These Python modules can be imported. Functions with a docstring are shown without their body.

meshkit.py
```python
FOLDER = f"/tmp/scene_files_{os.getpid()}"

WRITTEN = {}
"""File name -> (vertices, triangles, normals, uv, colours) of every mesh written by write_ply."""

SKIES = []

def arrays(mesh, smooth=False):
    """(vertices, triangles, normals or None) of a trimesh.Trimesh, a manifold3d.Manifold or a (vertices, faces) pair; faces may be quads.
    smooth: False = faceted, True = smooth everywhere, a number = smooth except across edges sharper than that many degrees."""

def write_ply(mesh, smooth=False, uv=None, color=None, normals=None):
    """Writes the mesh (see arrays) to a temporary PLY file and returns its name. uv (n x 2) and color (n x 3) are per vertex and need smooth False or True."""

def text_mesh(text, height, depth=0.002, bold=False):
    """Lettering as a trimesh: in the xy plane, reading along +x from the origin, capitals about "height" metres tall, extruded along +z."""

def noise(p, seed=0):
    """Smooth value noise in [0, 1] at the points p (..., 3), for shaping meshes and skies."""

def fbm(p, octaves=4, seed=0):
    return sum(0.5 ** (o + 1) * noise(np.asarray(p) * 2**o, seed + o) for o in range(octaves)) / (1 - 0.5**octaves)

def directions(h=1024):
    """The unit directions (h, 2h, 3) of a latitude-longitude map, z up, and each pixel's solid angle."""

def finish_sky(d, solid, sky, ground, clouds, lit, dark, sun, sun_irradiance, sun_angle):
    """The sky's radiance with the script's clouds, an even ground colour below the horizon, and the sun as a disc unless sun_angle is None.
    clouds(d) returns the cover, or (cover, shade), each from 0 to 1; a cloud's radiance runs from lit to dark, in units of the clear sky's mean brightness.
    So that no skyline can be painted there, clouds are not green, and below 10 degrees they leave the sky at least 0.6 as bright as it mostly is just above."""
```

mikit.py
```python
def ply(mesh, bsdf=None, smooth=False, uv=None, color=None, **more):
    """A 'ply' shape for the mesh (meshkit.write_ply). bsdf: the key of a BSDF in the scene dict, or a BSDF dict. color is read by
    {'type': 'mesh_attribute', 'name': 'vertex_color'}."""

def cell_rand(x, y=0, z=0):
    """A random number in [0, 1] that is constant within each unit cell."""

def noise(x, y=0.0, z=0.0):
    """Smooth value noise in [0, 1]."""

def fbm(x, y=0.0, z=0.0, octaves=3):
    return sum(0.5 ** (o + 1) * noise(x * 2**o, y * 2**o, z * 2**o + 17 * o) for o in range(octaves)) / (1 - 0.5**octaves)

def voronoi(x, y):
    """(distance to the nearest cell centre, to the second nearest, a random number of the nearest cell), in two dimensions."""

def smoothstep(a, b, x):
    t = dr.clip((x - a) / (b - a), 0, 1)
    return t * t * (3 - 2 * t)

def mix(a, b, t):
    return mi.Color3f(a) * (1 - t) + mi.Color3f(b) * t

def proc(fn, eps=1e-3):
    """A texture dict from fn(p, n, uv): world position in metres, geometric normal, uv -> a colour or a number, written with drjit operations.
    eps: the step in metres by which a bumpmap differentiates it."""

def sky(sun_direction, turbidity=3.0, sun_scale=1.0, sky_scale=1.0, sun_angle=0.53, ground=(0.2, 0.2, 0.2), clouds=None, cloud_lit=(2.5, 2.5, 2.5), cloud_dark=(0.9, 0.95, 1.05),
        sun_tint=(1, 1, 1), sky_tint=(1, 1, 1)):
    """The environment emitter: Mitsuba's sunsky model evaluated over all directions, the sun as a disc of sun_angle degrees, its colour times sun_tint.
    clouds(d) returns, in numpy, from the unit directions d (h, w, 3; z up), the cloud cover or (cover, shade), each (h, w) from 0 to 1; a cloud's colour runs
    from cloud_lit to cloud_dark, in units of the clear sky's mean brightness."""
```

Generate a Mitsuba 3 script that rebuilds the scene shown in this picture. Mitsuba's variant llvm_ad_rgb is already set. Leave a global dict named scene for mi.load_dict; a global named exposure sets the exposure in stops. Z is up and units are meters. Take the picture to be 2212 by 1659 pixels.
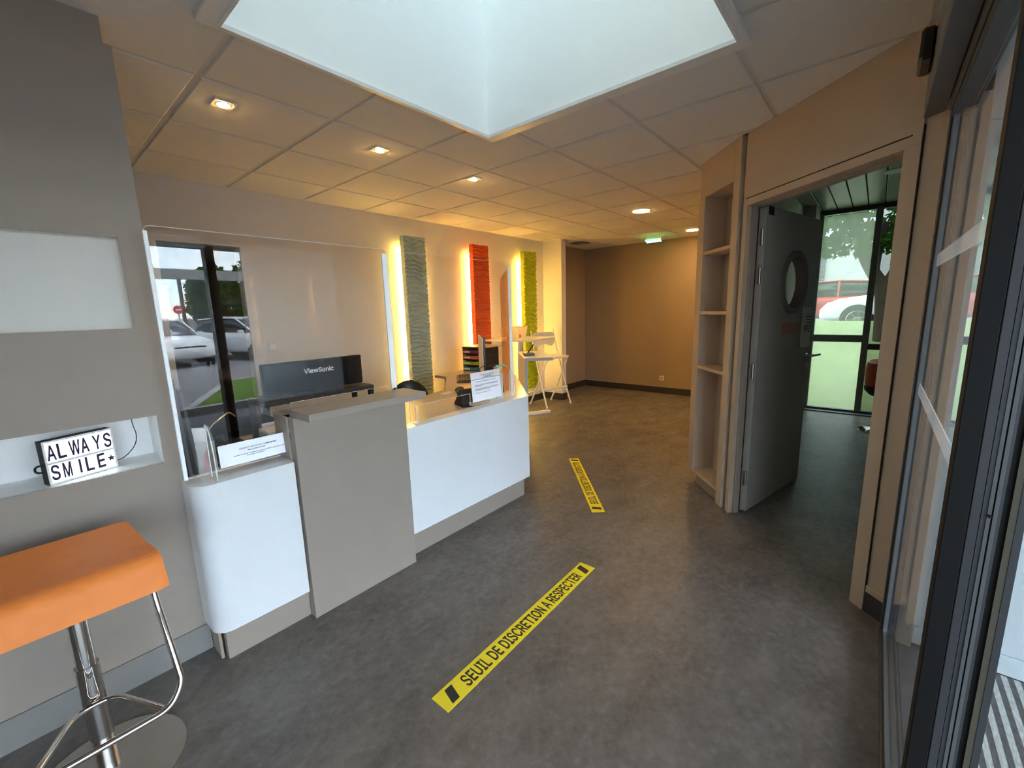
import math, random
import numpy as np, trimesh, drjit as dr, mitsuba as mi
import manifold3d as m3
from shapely.geometry import Polygon, box as sbox, Point
from shapely.ops import unary_union
import mikit, meshkit
from mikit import proc, noise, fbm, voronoi, cell_rand, smoothstep, mix

T = mi.ScalarTransform4f
rng = np.random.default_rng(7)
random.seed(7)
scene, labels = {}, {}

# ------------------------------------------------------------------ camera, sky, exposure
HC = 1.45
yaw, pitch, roll = np.radians([40.61, -9.90, -1.58])
fwd = np.array([math.cos(pitch) * math.cos(yaw), math.cos(pitch) * math.sin(yaw), math.sin(pitch)])
r0 = np.array([math.sin(yaw), -math.cos(yaw), 0.0])
u0 = np.cross(r0, fwd)
upv = -r0 * math.sin(roll) + u0 * math.cos(roll)
scene['camera'] = {'type': 'perspective', 'fov': 100.76, 'fov_axis': 'x', 'near_clip': 0.01, 'far_clip': 500.0,
                   'to_world': T().look_at(origin=[0, 0, HC], target=[float(v) for v in np.array([0, 0, HC]) + fwd], up=[float(v) for v in upv])}


def clouds(d):
    p = d / np.maximum(d[..., 2:3] + 0.25, 0.05)
    n = meshkit.fbm(p * 1.6 + 3.1, 5, 4)
    cover = np.clip((n - 0.40) * 4.0, 0, 1)
    shade = np.clip((meshkit.fbm(p * 2.3 + 9.0, 4, 9) - 0.35) * 1.6, 0, 0.7)
    return cover * 0.9, shade


scene['sky'] = mikit.sky([0.25, 0.55, 0.80], turbidity=4.0, sun_scale=0.0, sky_scale=1.0, ground=(0.18, 0.18, 0.17),
                         clouds=clouds, cloud_lit=(1.92, 1.88, 1.76), cloud_dark=(1.02, 1.03, 1.02), sky_tint=(1.0, 0.96, 0.84))
exposure = 6.2
LAMP = 0.0128

# ------------------------------------------------------------------ helpers
used = set()


def uniq(k):
    if k not in used:
        used.add(k)
        return k
    i = 1
    while f'{k}_{i:03d}' in used:
        i += 1
    k = f'{k}_{i:03d}'
    used.add(k)
    return k


def lab(k, label=None, cat=None, group=None, kind=None):
    d = {}
    if label: d['label'] = label
    if cat: d['category'] = cat
    if group: d['group'] = group
    if kind: d['kind'] = kind
    labels.setdefault(k, {}).update(d)


def put(key, mesh, m, smooth=False, emit=None, raw=None):
    s = dict(raw) if raw else mikit.ply(mesh, m, smooth)
    if emit is not None:
        s['emitter'] = {'type': 'area', 'radiance': {'type': 'rgb', 'value': [float(v) for v in emit]}}
    scene[key] = s
    return key


def thing(name, label, cat, group=None):
    k = uniq(name)
    lab(k, label, cat, group)
    return k


def solo(name, label, cat, mesh, m, smooth=False, group=None, emit=None):
    k = thing(name, label, cat, group)
    return put(k, mesh, m, smooth, emit)


def struct(name, mesh, m, smooth=False, label=None):
    k = uniq(name)
    lab(k, label, kind='structure')
    if mesh is not None: put(k, mesh, m, smooth)
    return k


def part(parent, name, mesh, m, smooth=False, emit=None, label=None, kind=None, raw=None):
    k = uniq(parent + '__' + name)
    if label or kind: lab(k, label, kind=kind)
    return put(k, mesh, m, smooth, emit, raw)


cat_ = trimesh.util.concatenate


def bx(x0, x1, y0, y1, z0, z1, c=0.0):
    lo, hi = np.minimum([x0, y0, z0], [x1, y1, z1]), np.maximum([x0, y0, z0], [x1, y1, z1])
    if c <= 0:
        b = trimesh.creation.box(extents=hi - lo)
        b.apply_translation((lo + hi) / 2)
        return b
    c = min(c, 0.45 * (hi - lo).min())
    pts = []
    for sx in (0, 1):
        for sy in (0, 1):
            for sz in (0, 1):
                s = np.array([sx, sy, sz])
                corner = np.where(s, hi, lo)
                inn = np.where(s, -c, c)
                for a in range(3):
                    q = corner + inn
                    q[a] = corner[a]
                    pts.append(q)
    return trimesh.convex.convex_hull(np.array(pts))


def prism(poly, z0, z1):
    if not isinstance(poly, (Polygon,)) and not hasattr(poly, 'geoms'): poly = Polygon(poly)
    gs = [g for g in getattr(poly, 'geoms', [poly]) if g.geom_type == 'Polygon' and g.area > 1e-7]
    ms = [trimesh.creation.extrude_polygon(g, z1 - z0, engine='earcut') for g in gs]
    m = cat_(ms)
    m.apply_translation([0, 0, z0])
    return m


def frame(o, u, v, w=None):
    u, v = np.array(u, float), np.array(v, float)
    w = np.cross(u, v) if w is None else np.array(w, float)
    M = np.eye(4)
    M[:3, 0], M[:3, 1], M[:3, 2], M[:3, 3] = u, v, w, o
    return M


def xf(mesh, M):
    m = mesh.copy()
    m.apply_transform(M)
    if np.linalg.det(M[:3, :3]) < 0: pass
    return m


def move(mesh, *t):
    m = mesh.copy(); m.apply_translation(t); return m


def rotz(mesh, deg, c=(0, 0, 0)):
    m = mesh.copy(); m.apply_transform(trimesh.transformations.rotation_matrix(math.radians(deg), [0, 0, 1], c)); return m


def cyl(p0, p1, r, n=24, r1=None):
    p0, p1 = np.array(p0, float), np.array(p1, float)
    return tube([p0, p1], r, n, r1)


def tube(pts, r, n=12, r1=None):
    p = np.array(pts, float)
    rad = np.linspace(r, r if r1 is None else r1, len(p)) if np.isscalar(r) else np.array(r, float)
    t = np.gradient(p, axis=0)
    t /= np.linalg.norm(t, axis=1, keepdims=True) + 1e-12
    a = np.array([0, 0, 1.0]) if abs(t[0][2]) < 0.9 else np.array([1.0, 0, 0])
    A = []
    for i in range(len(p)):
        a = a - t[i] * (a @ t[i]); a /= np.linalg.norm(a) + 1e-12
        A.append(a.copy())
    A = np.array(A); B = np.cross(t, A)
    ang = np.arange(n) * 2 * np.pi / n
    v = p[:, None] + rad[:, None, None] * (np.cos(ang)[None, :, None] * A[:, None] + np.sin(ang)[None, :, None] * B[:, None])
    return ringmesh(v)


def ringmesh(v):
    k, n = v.shape[:2]
    i, j = np.meshgrid(np.arange(k - 1), np.arange(n), indexing='ij')
    q = np.stack([i * n + j, i * n + (j + 1) % n, (i + 1) * n + (j + 1) % n, (i + 1) * n + j], -1).reshape(-1, 4)
    f = np.vstack([q[:, [0, 1, 2]], q[:, [0, 2, 3]]])
    V = v.reshape(-1, 3)
    c0, c1 = V[:n].mean(0), V[-n:].mean(0)
    V = np.vstack([V, c0, c1])
    a = np.arange(n)
    f = np.vstack([f, np.stack([(a + 1) % n, a, a * 0 + len(V) - 2], 1), np.stack([(k - 1) * n + a, (k - 1) * n + (a + 1) % n, a * 0 + len(V) - 1], 1)])
    m = trimesh.Trimesh(V, f, process=False)
    if m.volume < 0: m.invert()
    return m


def smoothpath(pts, k=4):
    """Corner-cut polyline (Chaikin)."""
    p = np.array(pts, float)
    for _ in range(k):
        q = [p[0]]
        for a, b in zip(p[:-1], p[1:]):
            q += [a * .75 + b * .25, a * .25 + b * .75]
        q.append(p[-1]); p = np.array(q)
    return p


def roundpath(pts, rad, n=6):
    """Polyline with its corners rounded by quadratic arcs of about that radius."""
    p = [np.array(q, float) for q in pts]
    out = [p[0]]
    for a, b, c in zip(p[:-2], p[1:-1], p[2:]):
        d0, d1 = (a - b), (c - b)
        l0, l1 = np.linalg.norm(d0), np.linalg.norm(d1)
        s = min(rad, .45 * l0, .45 * l1)
        q0, q1 = b + d0 / l0 * s, b + d1 / l1 * s
        for t in np.linspace(0, 1, n + 1):
            out.append((1 - t) ** 2 * q0 + 2 * t * (1 - t) * b + t * t * q1)
    out.append(p[-1])
    return np.array(out)


def lathe(prof, n=32, c=(0, 0)):
    ang = np.arange(n) * 2 * np.pi / n
    v = np.array([[[c[0] + r * math.cos(a), c[1] + r * math.sin(a), z] for a in ang] for r, z in prof])
    return ringmesh(v)


def rrect(x0, x1, y0, y1, r, n=6):
    return sbox(x0 + r, y0 + r, x1 - r, y1 - r).buffer(r, quad_segs=n)


def lettering(text, h, M, width=None, depth=0.0008, bold=False):
    """Lettering placed by the frame M; width stretches it to that length."""
    m = meshkit.text_mesh(text, h, depth, bold)
    if width:
        w = m.bounds[1][0] - m.bounds[0][0]
        m.apply_translation([-m.bounds[0][0], 0, 0])
        m.apply_scale([width / w, 1, 1])
    return xf(m, M)


def grid(nu, nv, fn):
    """(nu x nv) surface: fn(u, v arrays in 0..1) -> points."""
    u, v = np.meshgrid(np.linspace(0, 1, nu), np.linspace(0, 1, nv), indexing='ij')
    P = fn(u, v).reshape(-1, 3)
    i, j = np.meshgrid(np.arange(nu - 1), np.arange(nv - 1), indexing='ij')
    a = (i * nv + j).ravel()
    f = np.vstack([np.stack([a, a + nv, a + nv + 1], 1), np.stack([a, a + nv + 1, a + 1], 1)])
    return trimesh.Trimesh(P, f, process=False)


# ------------------------------------------------------------------ materials
def rgb(*c): return {'type': 'rgb', 'value': list(c)}


def srgb(r, g, b):
    return [((v / 255) / 12.92 if v / 255 < 0.04045 else ((v / 255 + 0.055) / 1.055) ** 2.4) for v in (r, g, b)]


def pr(name, col, rough=0.5, spec=0.4, metal=0.0, coat=0.0, tex=None, sheen=0.0, bump=None, bscale=1.0, eps=1e-3):
    m = {'type': 'principled', 'base_color': proc(tex) if tex else rgb(*col), 'roughness': rough, 'specular': spec, 'metallic': metal}
    if coat: m['clearcoat'] = coat; m['clearcoat_gloss'] = 0.9
    if sheen: m['sheen'] = sheen
    if bump:
        m = {'type': 'bumpmap', 'arbitrary': proc(bump, eps), 'scale': bscale, 'bsdf': m}
    scene[name] = {'type': 'twosided', 'bsdf': m}
    return name


def floor_col(p, n, uv):
    a = fbm(p.x * 5.0, p.y * 9.0, 1.3, 4)
    b = fbm(p.x * 38.0 + 3 * a, p.y * 46.0, 4.1, 3)
    c = fbm(p.x * 130.0, p.y * 90.0, 2.0, 2)
    t = dr.clip(0.5 + 1.5 * (a - 0.5) + 0.9 * (b - 0.5) + 0.35 * (c - 0.5), 0, 1)
    col = mix((0.104, 0.092, 0.082), (0.176, 0.158, 0.142), t)
    s = smoothstep(0.70, 0.80, b) * 0.22
    return col * (1 - s) + mi.Color3f(0.20, 0.19, 0.18) * s


def floor_bump(p, n, uv):
    return fbm(p.x * 60.0, p.y * 60.0, 0.0, 3) * 0.0008


pr('M_floor', None, 0.40, 0.42, tex=floor_col, bump=floor_bump, eps=3e-3)


def paint_bump(p, n, uv): return fbm(p.x * 220.0, p.y * 220.0, p.z * 220.0, 2) * 0.00012


pr('M_white_wall', (0.61, 0.585, 0.545), 0.75, 0.25)
pr('M_door', (0.42, 0.385, 0.335), 0.45, 0.4)
pr('M_taupe', (0.282, 0.234, 0.192), 0.55, 0.3)
pr('M_taupe_wall', (0.33, 0.25, 0.178), 0.65, 0.28)
pr('M_tan', (0.47, 0.365, 0.265), 0.55, 0.3)
pr('M_grey_skirt', (0.20, 0.188, 0.172), 0.5, 0.3)
pr('M_dark_skirt', (0.035, 0.033, 0.032), 0.5, 0.35)
pr('M_tile', None, 0.9, 0.1, tex=lambda p, n, uv: mix((0.61, 0.585, 0.545), (0.66, 0.635, 0.595), fbm(p.x * 160.0, p.y * 160.0, 0.0, 2)))
pr('M_tee', (0.56, 0.54, 0.51), 0.6, 0.3)
pr('M_white_gloss', (0.66, 0.66, 0.66), 0.16, 0.5)
pr('M_white_satin', (0.70, 0.69, 0.67), 0.35, 0.4)
pr('M_white_matte', (0.86, 0.86, 0.85), 0.8, 0.2)
pr('M_outer_wall', (0.40, 0.44, 0.455), 0.8, 0.2)
pr('M_well', (0.90, 0.91, 0.90), 0.85, 0.15)
pr('M_worktop', (0.46, 0.38, 0.30), 0.35, 0.4)
pr('M_grey_edge', (0.30, 0.285, 0.28), 0.4, 0.4)
pr('M_black', (0.012, 0.012, 0.013), 0.35, 0.5)
pr('M_black_gloss', (0.008, 0.008, 0.009), 0.05, 0.6)
pr('M_black_matte', (0.02, 0.02, 0.02), 0.6, 0.3)
pr('M_dark_alu', (0.045, 0.048, 0.052), 0.35, 0.5)
pr('M_mid_alu', (0.10, 0.105, 0.11), 0.35, 0.5)
pr('M_olive', (0.085, 0.076, 0.055), 0.4, 0.4)
pr('M_win_alu', (0.20, 0.205, 0.195), 0.4, 0.4)
pr('M_gasket', (0.004, 0.004, 0.004), 0.6, 0.3)
pr('M_alu', (0.55, 0.55, 0.55), 0.3, 0.5, metal=1.0)
pr('M_chrome', (0.83, 0.82, 0.80), 0.05, 0.5, metal=1.0)
pr('M_brushed', (0.55, 0.52, 0.48), 0.32, 0.5, metal=1.0)
pr('M_orange', None, 0.55, 0.25, tex=lambda p, n, uv: mix((0.74, 0.205, 0.040), (0.80, 0.235, 0.050), fbm(p.x * 30.0, p.y * 30.0, p.z * 30.0, 2)))
pr('M_orange_dark', (0.62, 0.09, 0.02), 0.5, 0.35)
pr('M_yellow', None, 0.45, 0.4, tex=lambda p, n, uv: mix((0.84, 0.66, 0.015), (0.90, 0.73, 0.03), fbm(p.x * 90.0, p.y * 90.0, 0.0, 2)))
pr('M_print', (0.03, 0.026, 0.024), 0.55, 0.3)
pr('M_ink_grey', (0.22, 0.215, 0.23), 0.8, 0.1)
pr('M_ink_purple', (0.03, 0.02, 0.05), 0.6, 0.2)
pr('M_paper', (0.86, 0.87, 0.90), 0.8, 0.1)
pr('M_sage', (0.37, 0.47, 0.43), 0.55, 0.3)
pr('M_red', (0.66, 0.085, 0.018), 0.5, 0.35)
pr('M_lime', (0.46, 0.50, 0.012), 0.5, 0.35)
pr('M_drawer_a', (0.16, 0.012, 0.035), 0.4, 0.4)
pr('M_drawer_b', (0.50, 0.09, 0.02), 0.4, 0.4)
pr('M_drawer_c', (0.28, 0.33, 0.015), 0.4, 0.4)
pr('M_drawer_d', (0.02, 0.15, 0.20), 0.4, 0.4)
pr('M_mint', (0.22, 0.66, 0.55), 0.35, 0.4)
pr('M_copper', (0.50, 0.20, 0.145), 0.4, 0.4)
pr('M_silver_txt', (0.62, 0.63, 0.65), 0.4, 0.4)
pr('M_slat', (0.135, 0.145, 0.120), 0.35, 0.5)
pr('M_key', (0.10, 0.085, 0.075), 0.5, 0.3)
pr('M_sensor', (0.006, 0.006, 0.007), 0.12, 0.6)
pr('M_asphalt', None, 0.9, 0.15, tex=lambda p, n, uv: mix((0.17, 0.173, 0.18), (0.25, 0.25, 0.255), fbm(p.x * 9.0, p.y * 9.0, 0.0, 4)))
pr('M_kerb', (0.42, 0.41, 0.39), 0.85, 0.15)
pr('M_road_paint', (0.75, 0.75, 0.74), 0.7, 0.2)
pr('M_grass', None, 0.9, 0.1, tex=lambda p, n, uv: mix((0.075, 0.15, 0.025), (0.16, 0.26, 0.05), fbm(p.x * 14.0, p.y * 14.0, 0.0, 4)))
pr('M_lawn', None, 0.9, 0.1, tex=lambda p, n, uv: mix((0.17, 0.22, 0.10), (0.24, 0.30, 0.15), fbm(p.x * 8.0, p.y * 8.0, 0.0, 4)))
pr('M_bark', None, 0.9, 0.1, tex=lambda p, n, uv: mix((0.035, 0.028, 0.022), (0.075, 0.06, 0.045), fbm(p.x * 20.0, p.y * 20.0, p.z * 5.0, 3)))
pr('M_car', (0.78, 0.80, 0.82), 0.15, 0.5, coat=1.0)
pr('M_car_glass', (0.02, 0.024, 0.028), 0.04, 0.6)
pr('M_tyre', (0.015, 0.015, 0.015), 0.7, 0.2)
pr('M_rim', (0.45, 0.46, 0.47), 0.25, 0.5, metal=1.0)
pr('M_headlamp', (0.55, 0.58, 0.62), 0.1, 0.6)
pr('M_concrete', None, 0.85, 0.15, tex=lambda p, n, uv: mix((0.30, 0.30, 0.29), (0.38, 0.375, 0.36), fbm(p.x * 4.0, p.y * 4.0, p.z * 4.0, 3)))
pr('M_cladding', (0.72, 0.74, 0.76), 0.5, 0.3)
pr('M_cladding_low', (0.50, 0.50, 0.48), 0.7, 0.2)
pr('M_galv', (0.40, 0.41, 0.41), 0.4, 0.4, metal=0.6)
pr('M_sign_red', (0.60, 0.02, 0.03), 0.5, 0.3)
pr('M_red_car', (0.45, 0.03, 0.03), 0.2, 0.5, coat=0.8)
pr('M_room_wall', (0.34, 0.34, 0.31), 0.7, 0.25)
pr('M_dark_room', (0.05, 0.052, 0.055), 0.8, 0.15)
pr('M_folder', (0.045, 0.042, 0.042), 0.6, 0.25)
pr('M_cream', (0.72, 0.68, 0.60), 0.45, 0.35)
pr('M_clear_rim', (0.62, 0.66, 0.62), 0.2, 0.5)
pr('M_pane_edge', (0.86, 0.89, 0.90), 0.4, 0.4)
pr('M_mat', None, 0.95, 0.1, tex=lambda p, n, uv: mix((0.10, 0.098, 0.092), (0.40, 0.41, 0.385), smoothstep(0.42, 0.58, 0.5 + 0.5 * dr.sin(p.y * 6.2832 / 0.034))) * (0.75 + 0.5 * fbm(p.x * 60.0, p.y * 200.0, 0.0, 2)))
scene['M_glass'] = {'type': 'thindielectric', 'int_ior': 1.52}
scene['M_glass_tinted'] = {'type': 'thindielectric', 'int_ior': 1.52, 'specular_transmittance': rgb(0.17, 0.19, 0.16)}
scene['M_glass_opal'] = {'type': 'thindielectric', 'int_ior': 1.5, 'specular_transmittance': rgb(0.198, 0.227, 0.211)}
scene['M_glass_grey'] = {'type': 'thindielectric', 'int_ior': 1.52, 'specular_transmittance': rgb(0.60, 0.66, 0.58)}
scene['M_acrylic'] = {'type': 'thindielectric', 'int_ior': 1.49, 'specular_transmittance': rgb(0.97, 0.95, 0.94)}
scene['M_acrylic_amber'] = {'type': 'thindielectric', 'int_ior': 1.49, 'specular_transmittance': rgb(0.72, 0.40, 0.24)}
scene['M_clear_plastic'] = {'type': 'blendbsdf', 'weight': 0.35, 'a': {'type': 'thindielectric', 'int_ior': 1.45}, 'b': {'type': 'twosided', 'bsdf': {'type': 'diffuse', 'reflectance': rgb(0.7, 0.7, 0.68)}}}
scene['M_frost'] = {'type': 'blendbsdf', 'weight': 0.20, 'a': {'type': 'thindielectric', 'int_ior': 1.5}, 'b': {'type': 'principledthin', 'base_color': rgb(0.80, 0.76, 0.72), 'roughness': 0.6, 'diff_trans': 0.8, 'spec_trans': 0.0}}
scene['M_tub'] = {'type': 'principledthin', 'base_color': rgb(0.88, 0.84, 0.70), 'roughness': 0.4, 'diff_trans': 1.3, 'spec_trans': 0.0}
scene['M_sheer'] = {'type': 'blendbsdf', 'weight': 0.45, 'a': {'type': 'null'}, 'b': {'type': 'principledthin', 'base_color': rgb(0.36, 0.38, 0.33), 'roughness': 0.8, 'diff_trans': 1.3, 'spec_trans': 0.0}}
scene['M_leaf'] = {'type': 'principledthin', 'base_color': proc(lambda p, n, uv: mix((0.025, 0.065, 0.014), (0.075, 0.15, 0.03), cell_rand(p.x * 7.0, p.y * 7.0, p.z * 7.0))), 'roughness': 0.6, 'diff_trans': 0.6, 'spec_trans': 0.0}
pr('M_lamp_off', (0.75, 0.75, 0.74), 0.4, 0.4)
pr('M_emit', (0.5, 0.5, 0.5), 0.8, 0.1)
WARM = np.array([1.0, 0.585, 0.115])
WARM2 = np.array([1.0, 0.58, 0.21])

CE = 2.485      # ceiling height
# frames of the slanted walls: door wall W, shelf S, door leaf D, desk wing G
aw = math.radians(48.5); wu = np.array([math.cos(aw), math.sin(aw), 0]); wn = np.array([wu[1], -wu[0], 0])
W = frame(wn * 1.872, wu, [0, 0, 1], wn)          # local: along, up, into the right-hand room
as_ = math.radians(42); su = np.array([math.cos(as_), math.sin(as_), 0]); sn = np.array([su[1], -su[0], 0])
S = frame([3.14, .74, 0], su, [0, 0, 1], sn)


def wb(a0, a1, z0, z1, d0, d1, c=0.0): return xf(bx(a0, a1, z0, z1, d0, d1, c), W)
def sb(a0, a1, z0, z1, d0, d1, c=0.0): return xf(bx(a0, a1, z0, z1, d0, d1, c), S)


# ------------------------------------------------------------------ the room shell
struct('floor', prism([(-3, -.17), (2.36, -.17), (2.36, -2.3), (7.08, -2.3), (7.08, 4.7), (-3, 4.7)], -.08, 0), 'M_floor')
lobby = Polygon([(-3, -.15), (2.39, -.15), (3.11, .69), (3.14, .74), (3.55, 1.11), (3.62, 1.03), (6.96, 1.03), (6.96, 4.13), (5.71, 4.13), (5.71, 3.73), (5.588, 3.73), (5.588, 4.08), (-3, 4.08)])
hole = sbox(.585, .49, 2.085, 1.895)
ck = struct('ceiling', prism(lobby.difference(hole), CE + .006, CE + .03), 'M_tee')
for i in range(-7, 12):
    for j in range(-1, 8):
        x0, y1 = .693 + .6 * i, 4.134 - .6 * j
        cell = sbox(x0 + .012, y1 - .588, x0 + .588, y1 - .012).intersection(lobby).difference(hole)
        if cell.is_empty or cell.area < .003: continue
        for g in getattr(cell, 'geoms', [cell]):
            if g.geom_type != 'Polygon' or g.area < .003: continue
            g = g.simplify(.001)
            if len(g.exterior.coords) == 5 and abs(g.area - g.minimum_rotated_rectangle.area) < 1e-5:
                a, b, c_, d = g.bounds
                e = .006
                pts = [[a, b, CE + .006], [c_, b, CE + .006], [c_, d, CE + .006], [a, d, CE + .006], [a, b, CE + .004], [c_, b, CE + .004], [c_, d, CE + .004], [a, d, CE + .004], [a + e, b + e, CE], [c_ - e, b + e, CE], [c_ - e, d - e, CE], [a + e, d - e, CE]]
                tm = trimesh.convex.convex_hull(np.array(pts))
            else:
                tm = prism(g, CE, CE + .006)
            part(ck, 'tile', tm, 'M_tile')

# skylight: a white well up to the open sky, with its trim and pane
sk = struct('window_3', None, None)
hx0, hx1, hy0, hy1, ht = .636, 2.033, .512, 1.876, 3.75
part(sk, 'well_wall', bx(hx0 - .02, hx0, hy0 - .02, hy1 + .02, CE - .012, ht), 'M_well')
part(sk, 'well_wall', bx(hx1, hx1 + .02, hy0 - .02, hy1 + .02, CE - .012, ht), 'M_well')
part(sk, 'well_wall', bx(hx0, hx1, hy0 - .02, hy0, CE - .012, ht), 'M_well')
part(sk, 'well_wall', bx(hx0, hx1, hy1, hy1 + .02, CE - .012, ht), 'M_well')
trim_poly = sbox(hx0 - .062, hy0 - .03, hx1 + .066, hy1 + .022).difference(sbox(hx0 - .001, hy0 - .001, hx1 + .001, hy1 + .001))
part(sk, 'trim', prism(trim_poly, CE - .014, CE + .004), 'M_white_satin')
lip = sbox(hx0 - .002, hy0 - .002, hx1 + .002, hy1 + .002).difference(sbox(hx0 + .008, hy0 + .008, hx1 - .008, hy1 - .008))
part(sk, 'lip', prism(lip, CE - .018, CE - .002), 'M_white_satin')
part(sk, 'pane', bx(hx0 - .02, hx1 + .02, hy0 - .02, hy1 + .02, ht, ht).subdivide() if False else trimesh.Trimesh([[hx0 - .02, hy0 - .02, ht], [hx1 + .02, hy0 - .02, ht], [hx1 + .02, hy1 + .02, ht], [hx0 - .02, hy1 + .02, ht]], [[0, 1, 2], [0, 2, 3]]), 'M_glass_opal')

struct('roof', prism(sbox(-3.1, -2.35, 7.1, 6.3).difference(sbox(hx0 - .02, hy0 - .02, hx1 + .02, hy1 + .02)), 2.665, 2.75), 'M_concrete')

# back wall with a glazed opening, pillar at its end, walls of the corridor
bw = prism(sbox(-3, 0, 5.64, 2.62).difference(sbox(.78, .25, 1.335, 2.03)), 0, .12)
struct('wall_back', xf(bw, frame([0, 4.08, 0], [1, 0, 0], [0, 0, 1], [0, 1, 0])), 'M_white_wall')
wk = struct('window_1', None, None, label='dark glazed opening in the back wall behind the desk with white frame')
fr = prism(sbox(.735, .2, 1.378, 2.073).difference(sbox(.785, .25, 1.328, 2.023)), 0, .06)
part(wk, 'frame', xf(fr, frame([0, 4.062, 0], [1, 0, 0], [0, 0, 1], [0, 1, 0])), 'M_white_wall')
part(wk, 'pane', trimesh.Trimesh([[.78, 4.11, .25], [1.335, 4.11, .25], [1.335, 4.11, 2.03], [.78, 4.11, 2.03]], [[0, 1, 2], [0, 2, 3]]), 'M_glass')
struct('wall_store', cat_([bx(-.6, 3.0, 6.2, 6.3, 0, 2.6), bx(-.7, -.6, 4.2, 6.3, 0, 2.6), bx(3.0, 3.1, 4.2, 6.3, 0, 2.6), bx(-.7, 3.1, 4.2, 6.3, 2.5, 2.6), bx(-.7, 3.1, 4.2, 6.3, -.08, 0)]), 'M_dark_room')
struct('wall_pillar', bx(5.588, 5.708, 3.733, 4.2, .11, CE + .02, .003), 'M_white_wall')
struct('wall_nook', bx(5.6, 7.1, 4.13, 4.25, 0, 2.62), 'M_taupe_wall')
struct('wall_far', bx(6.96, 7.1, .95, 4.25, 0, 2.62), 'M_taupe_wall')
struct('wall_corridor', bx(3.80, 6.955, .90, 1.03, 0, 2.62), 'M_taupe_wall')
struct('wall_side', bx(-3.1, -3.0, -.2, 4.2, 0, 2.62), 'M_white_wall')
struct('baseboard_far', cat_([bx(6.945, 6.96, 1.03, 4.13, 0, .105), bx(5.71, 6.96, 4.115, 4.13, 0, .105)]), 'M_dark_skirt')
struct('baseboard_pillar', bx(5.583, 5.712, 3.728, 4.1, 0, .11), 'M_dark_skirt')
struct('trim_1', bx(6.948, 6.96, 1.03, 4.13, .105, .12), 'M_taupe_wall')
struct('baseboard_back', cat_([bx(.3, 5.59, 4.066, 4.08, 0, .10)]), 'M_dark_skirt')
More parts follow.
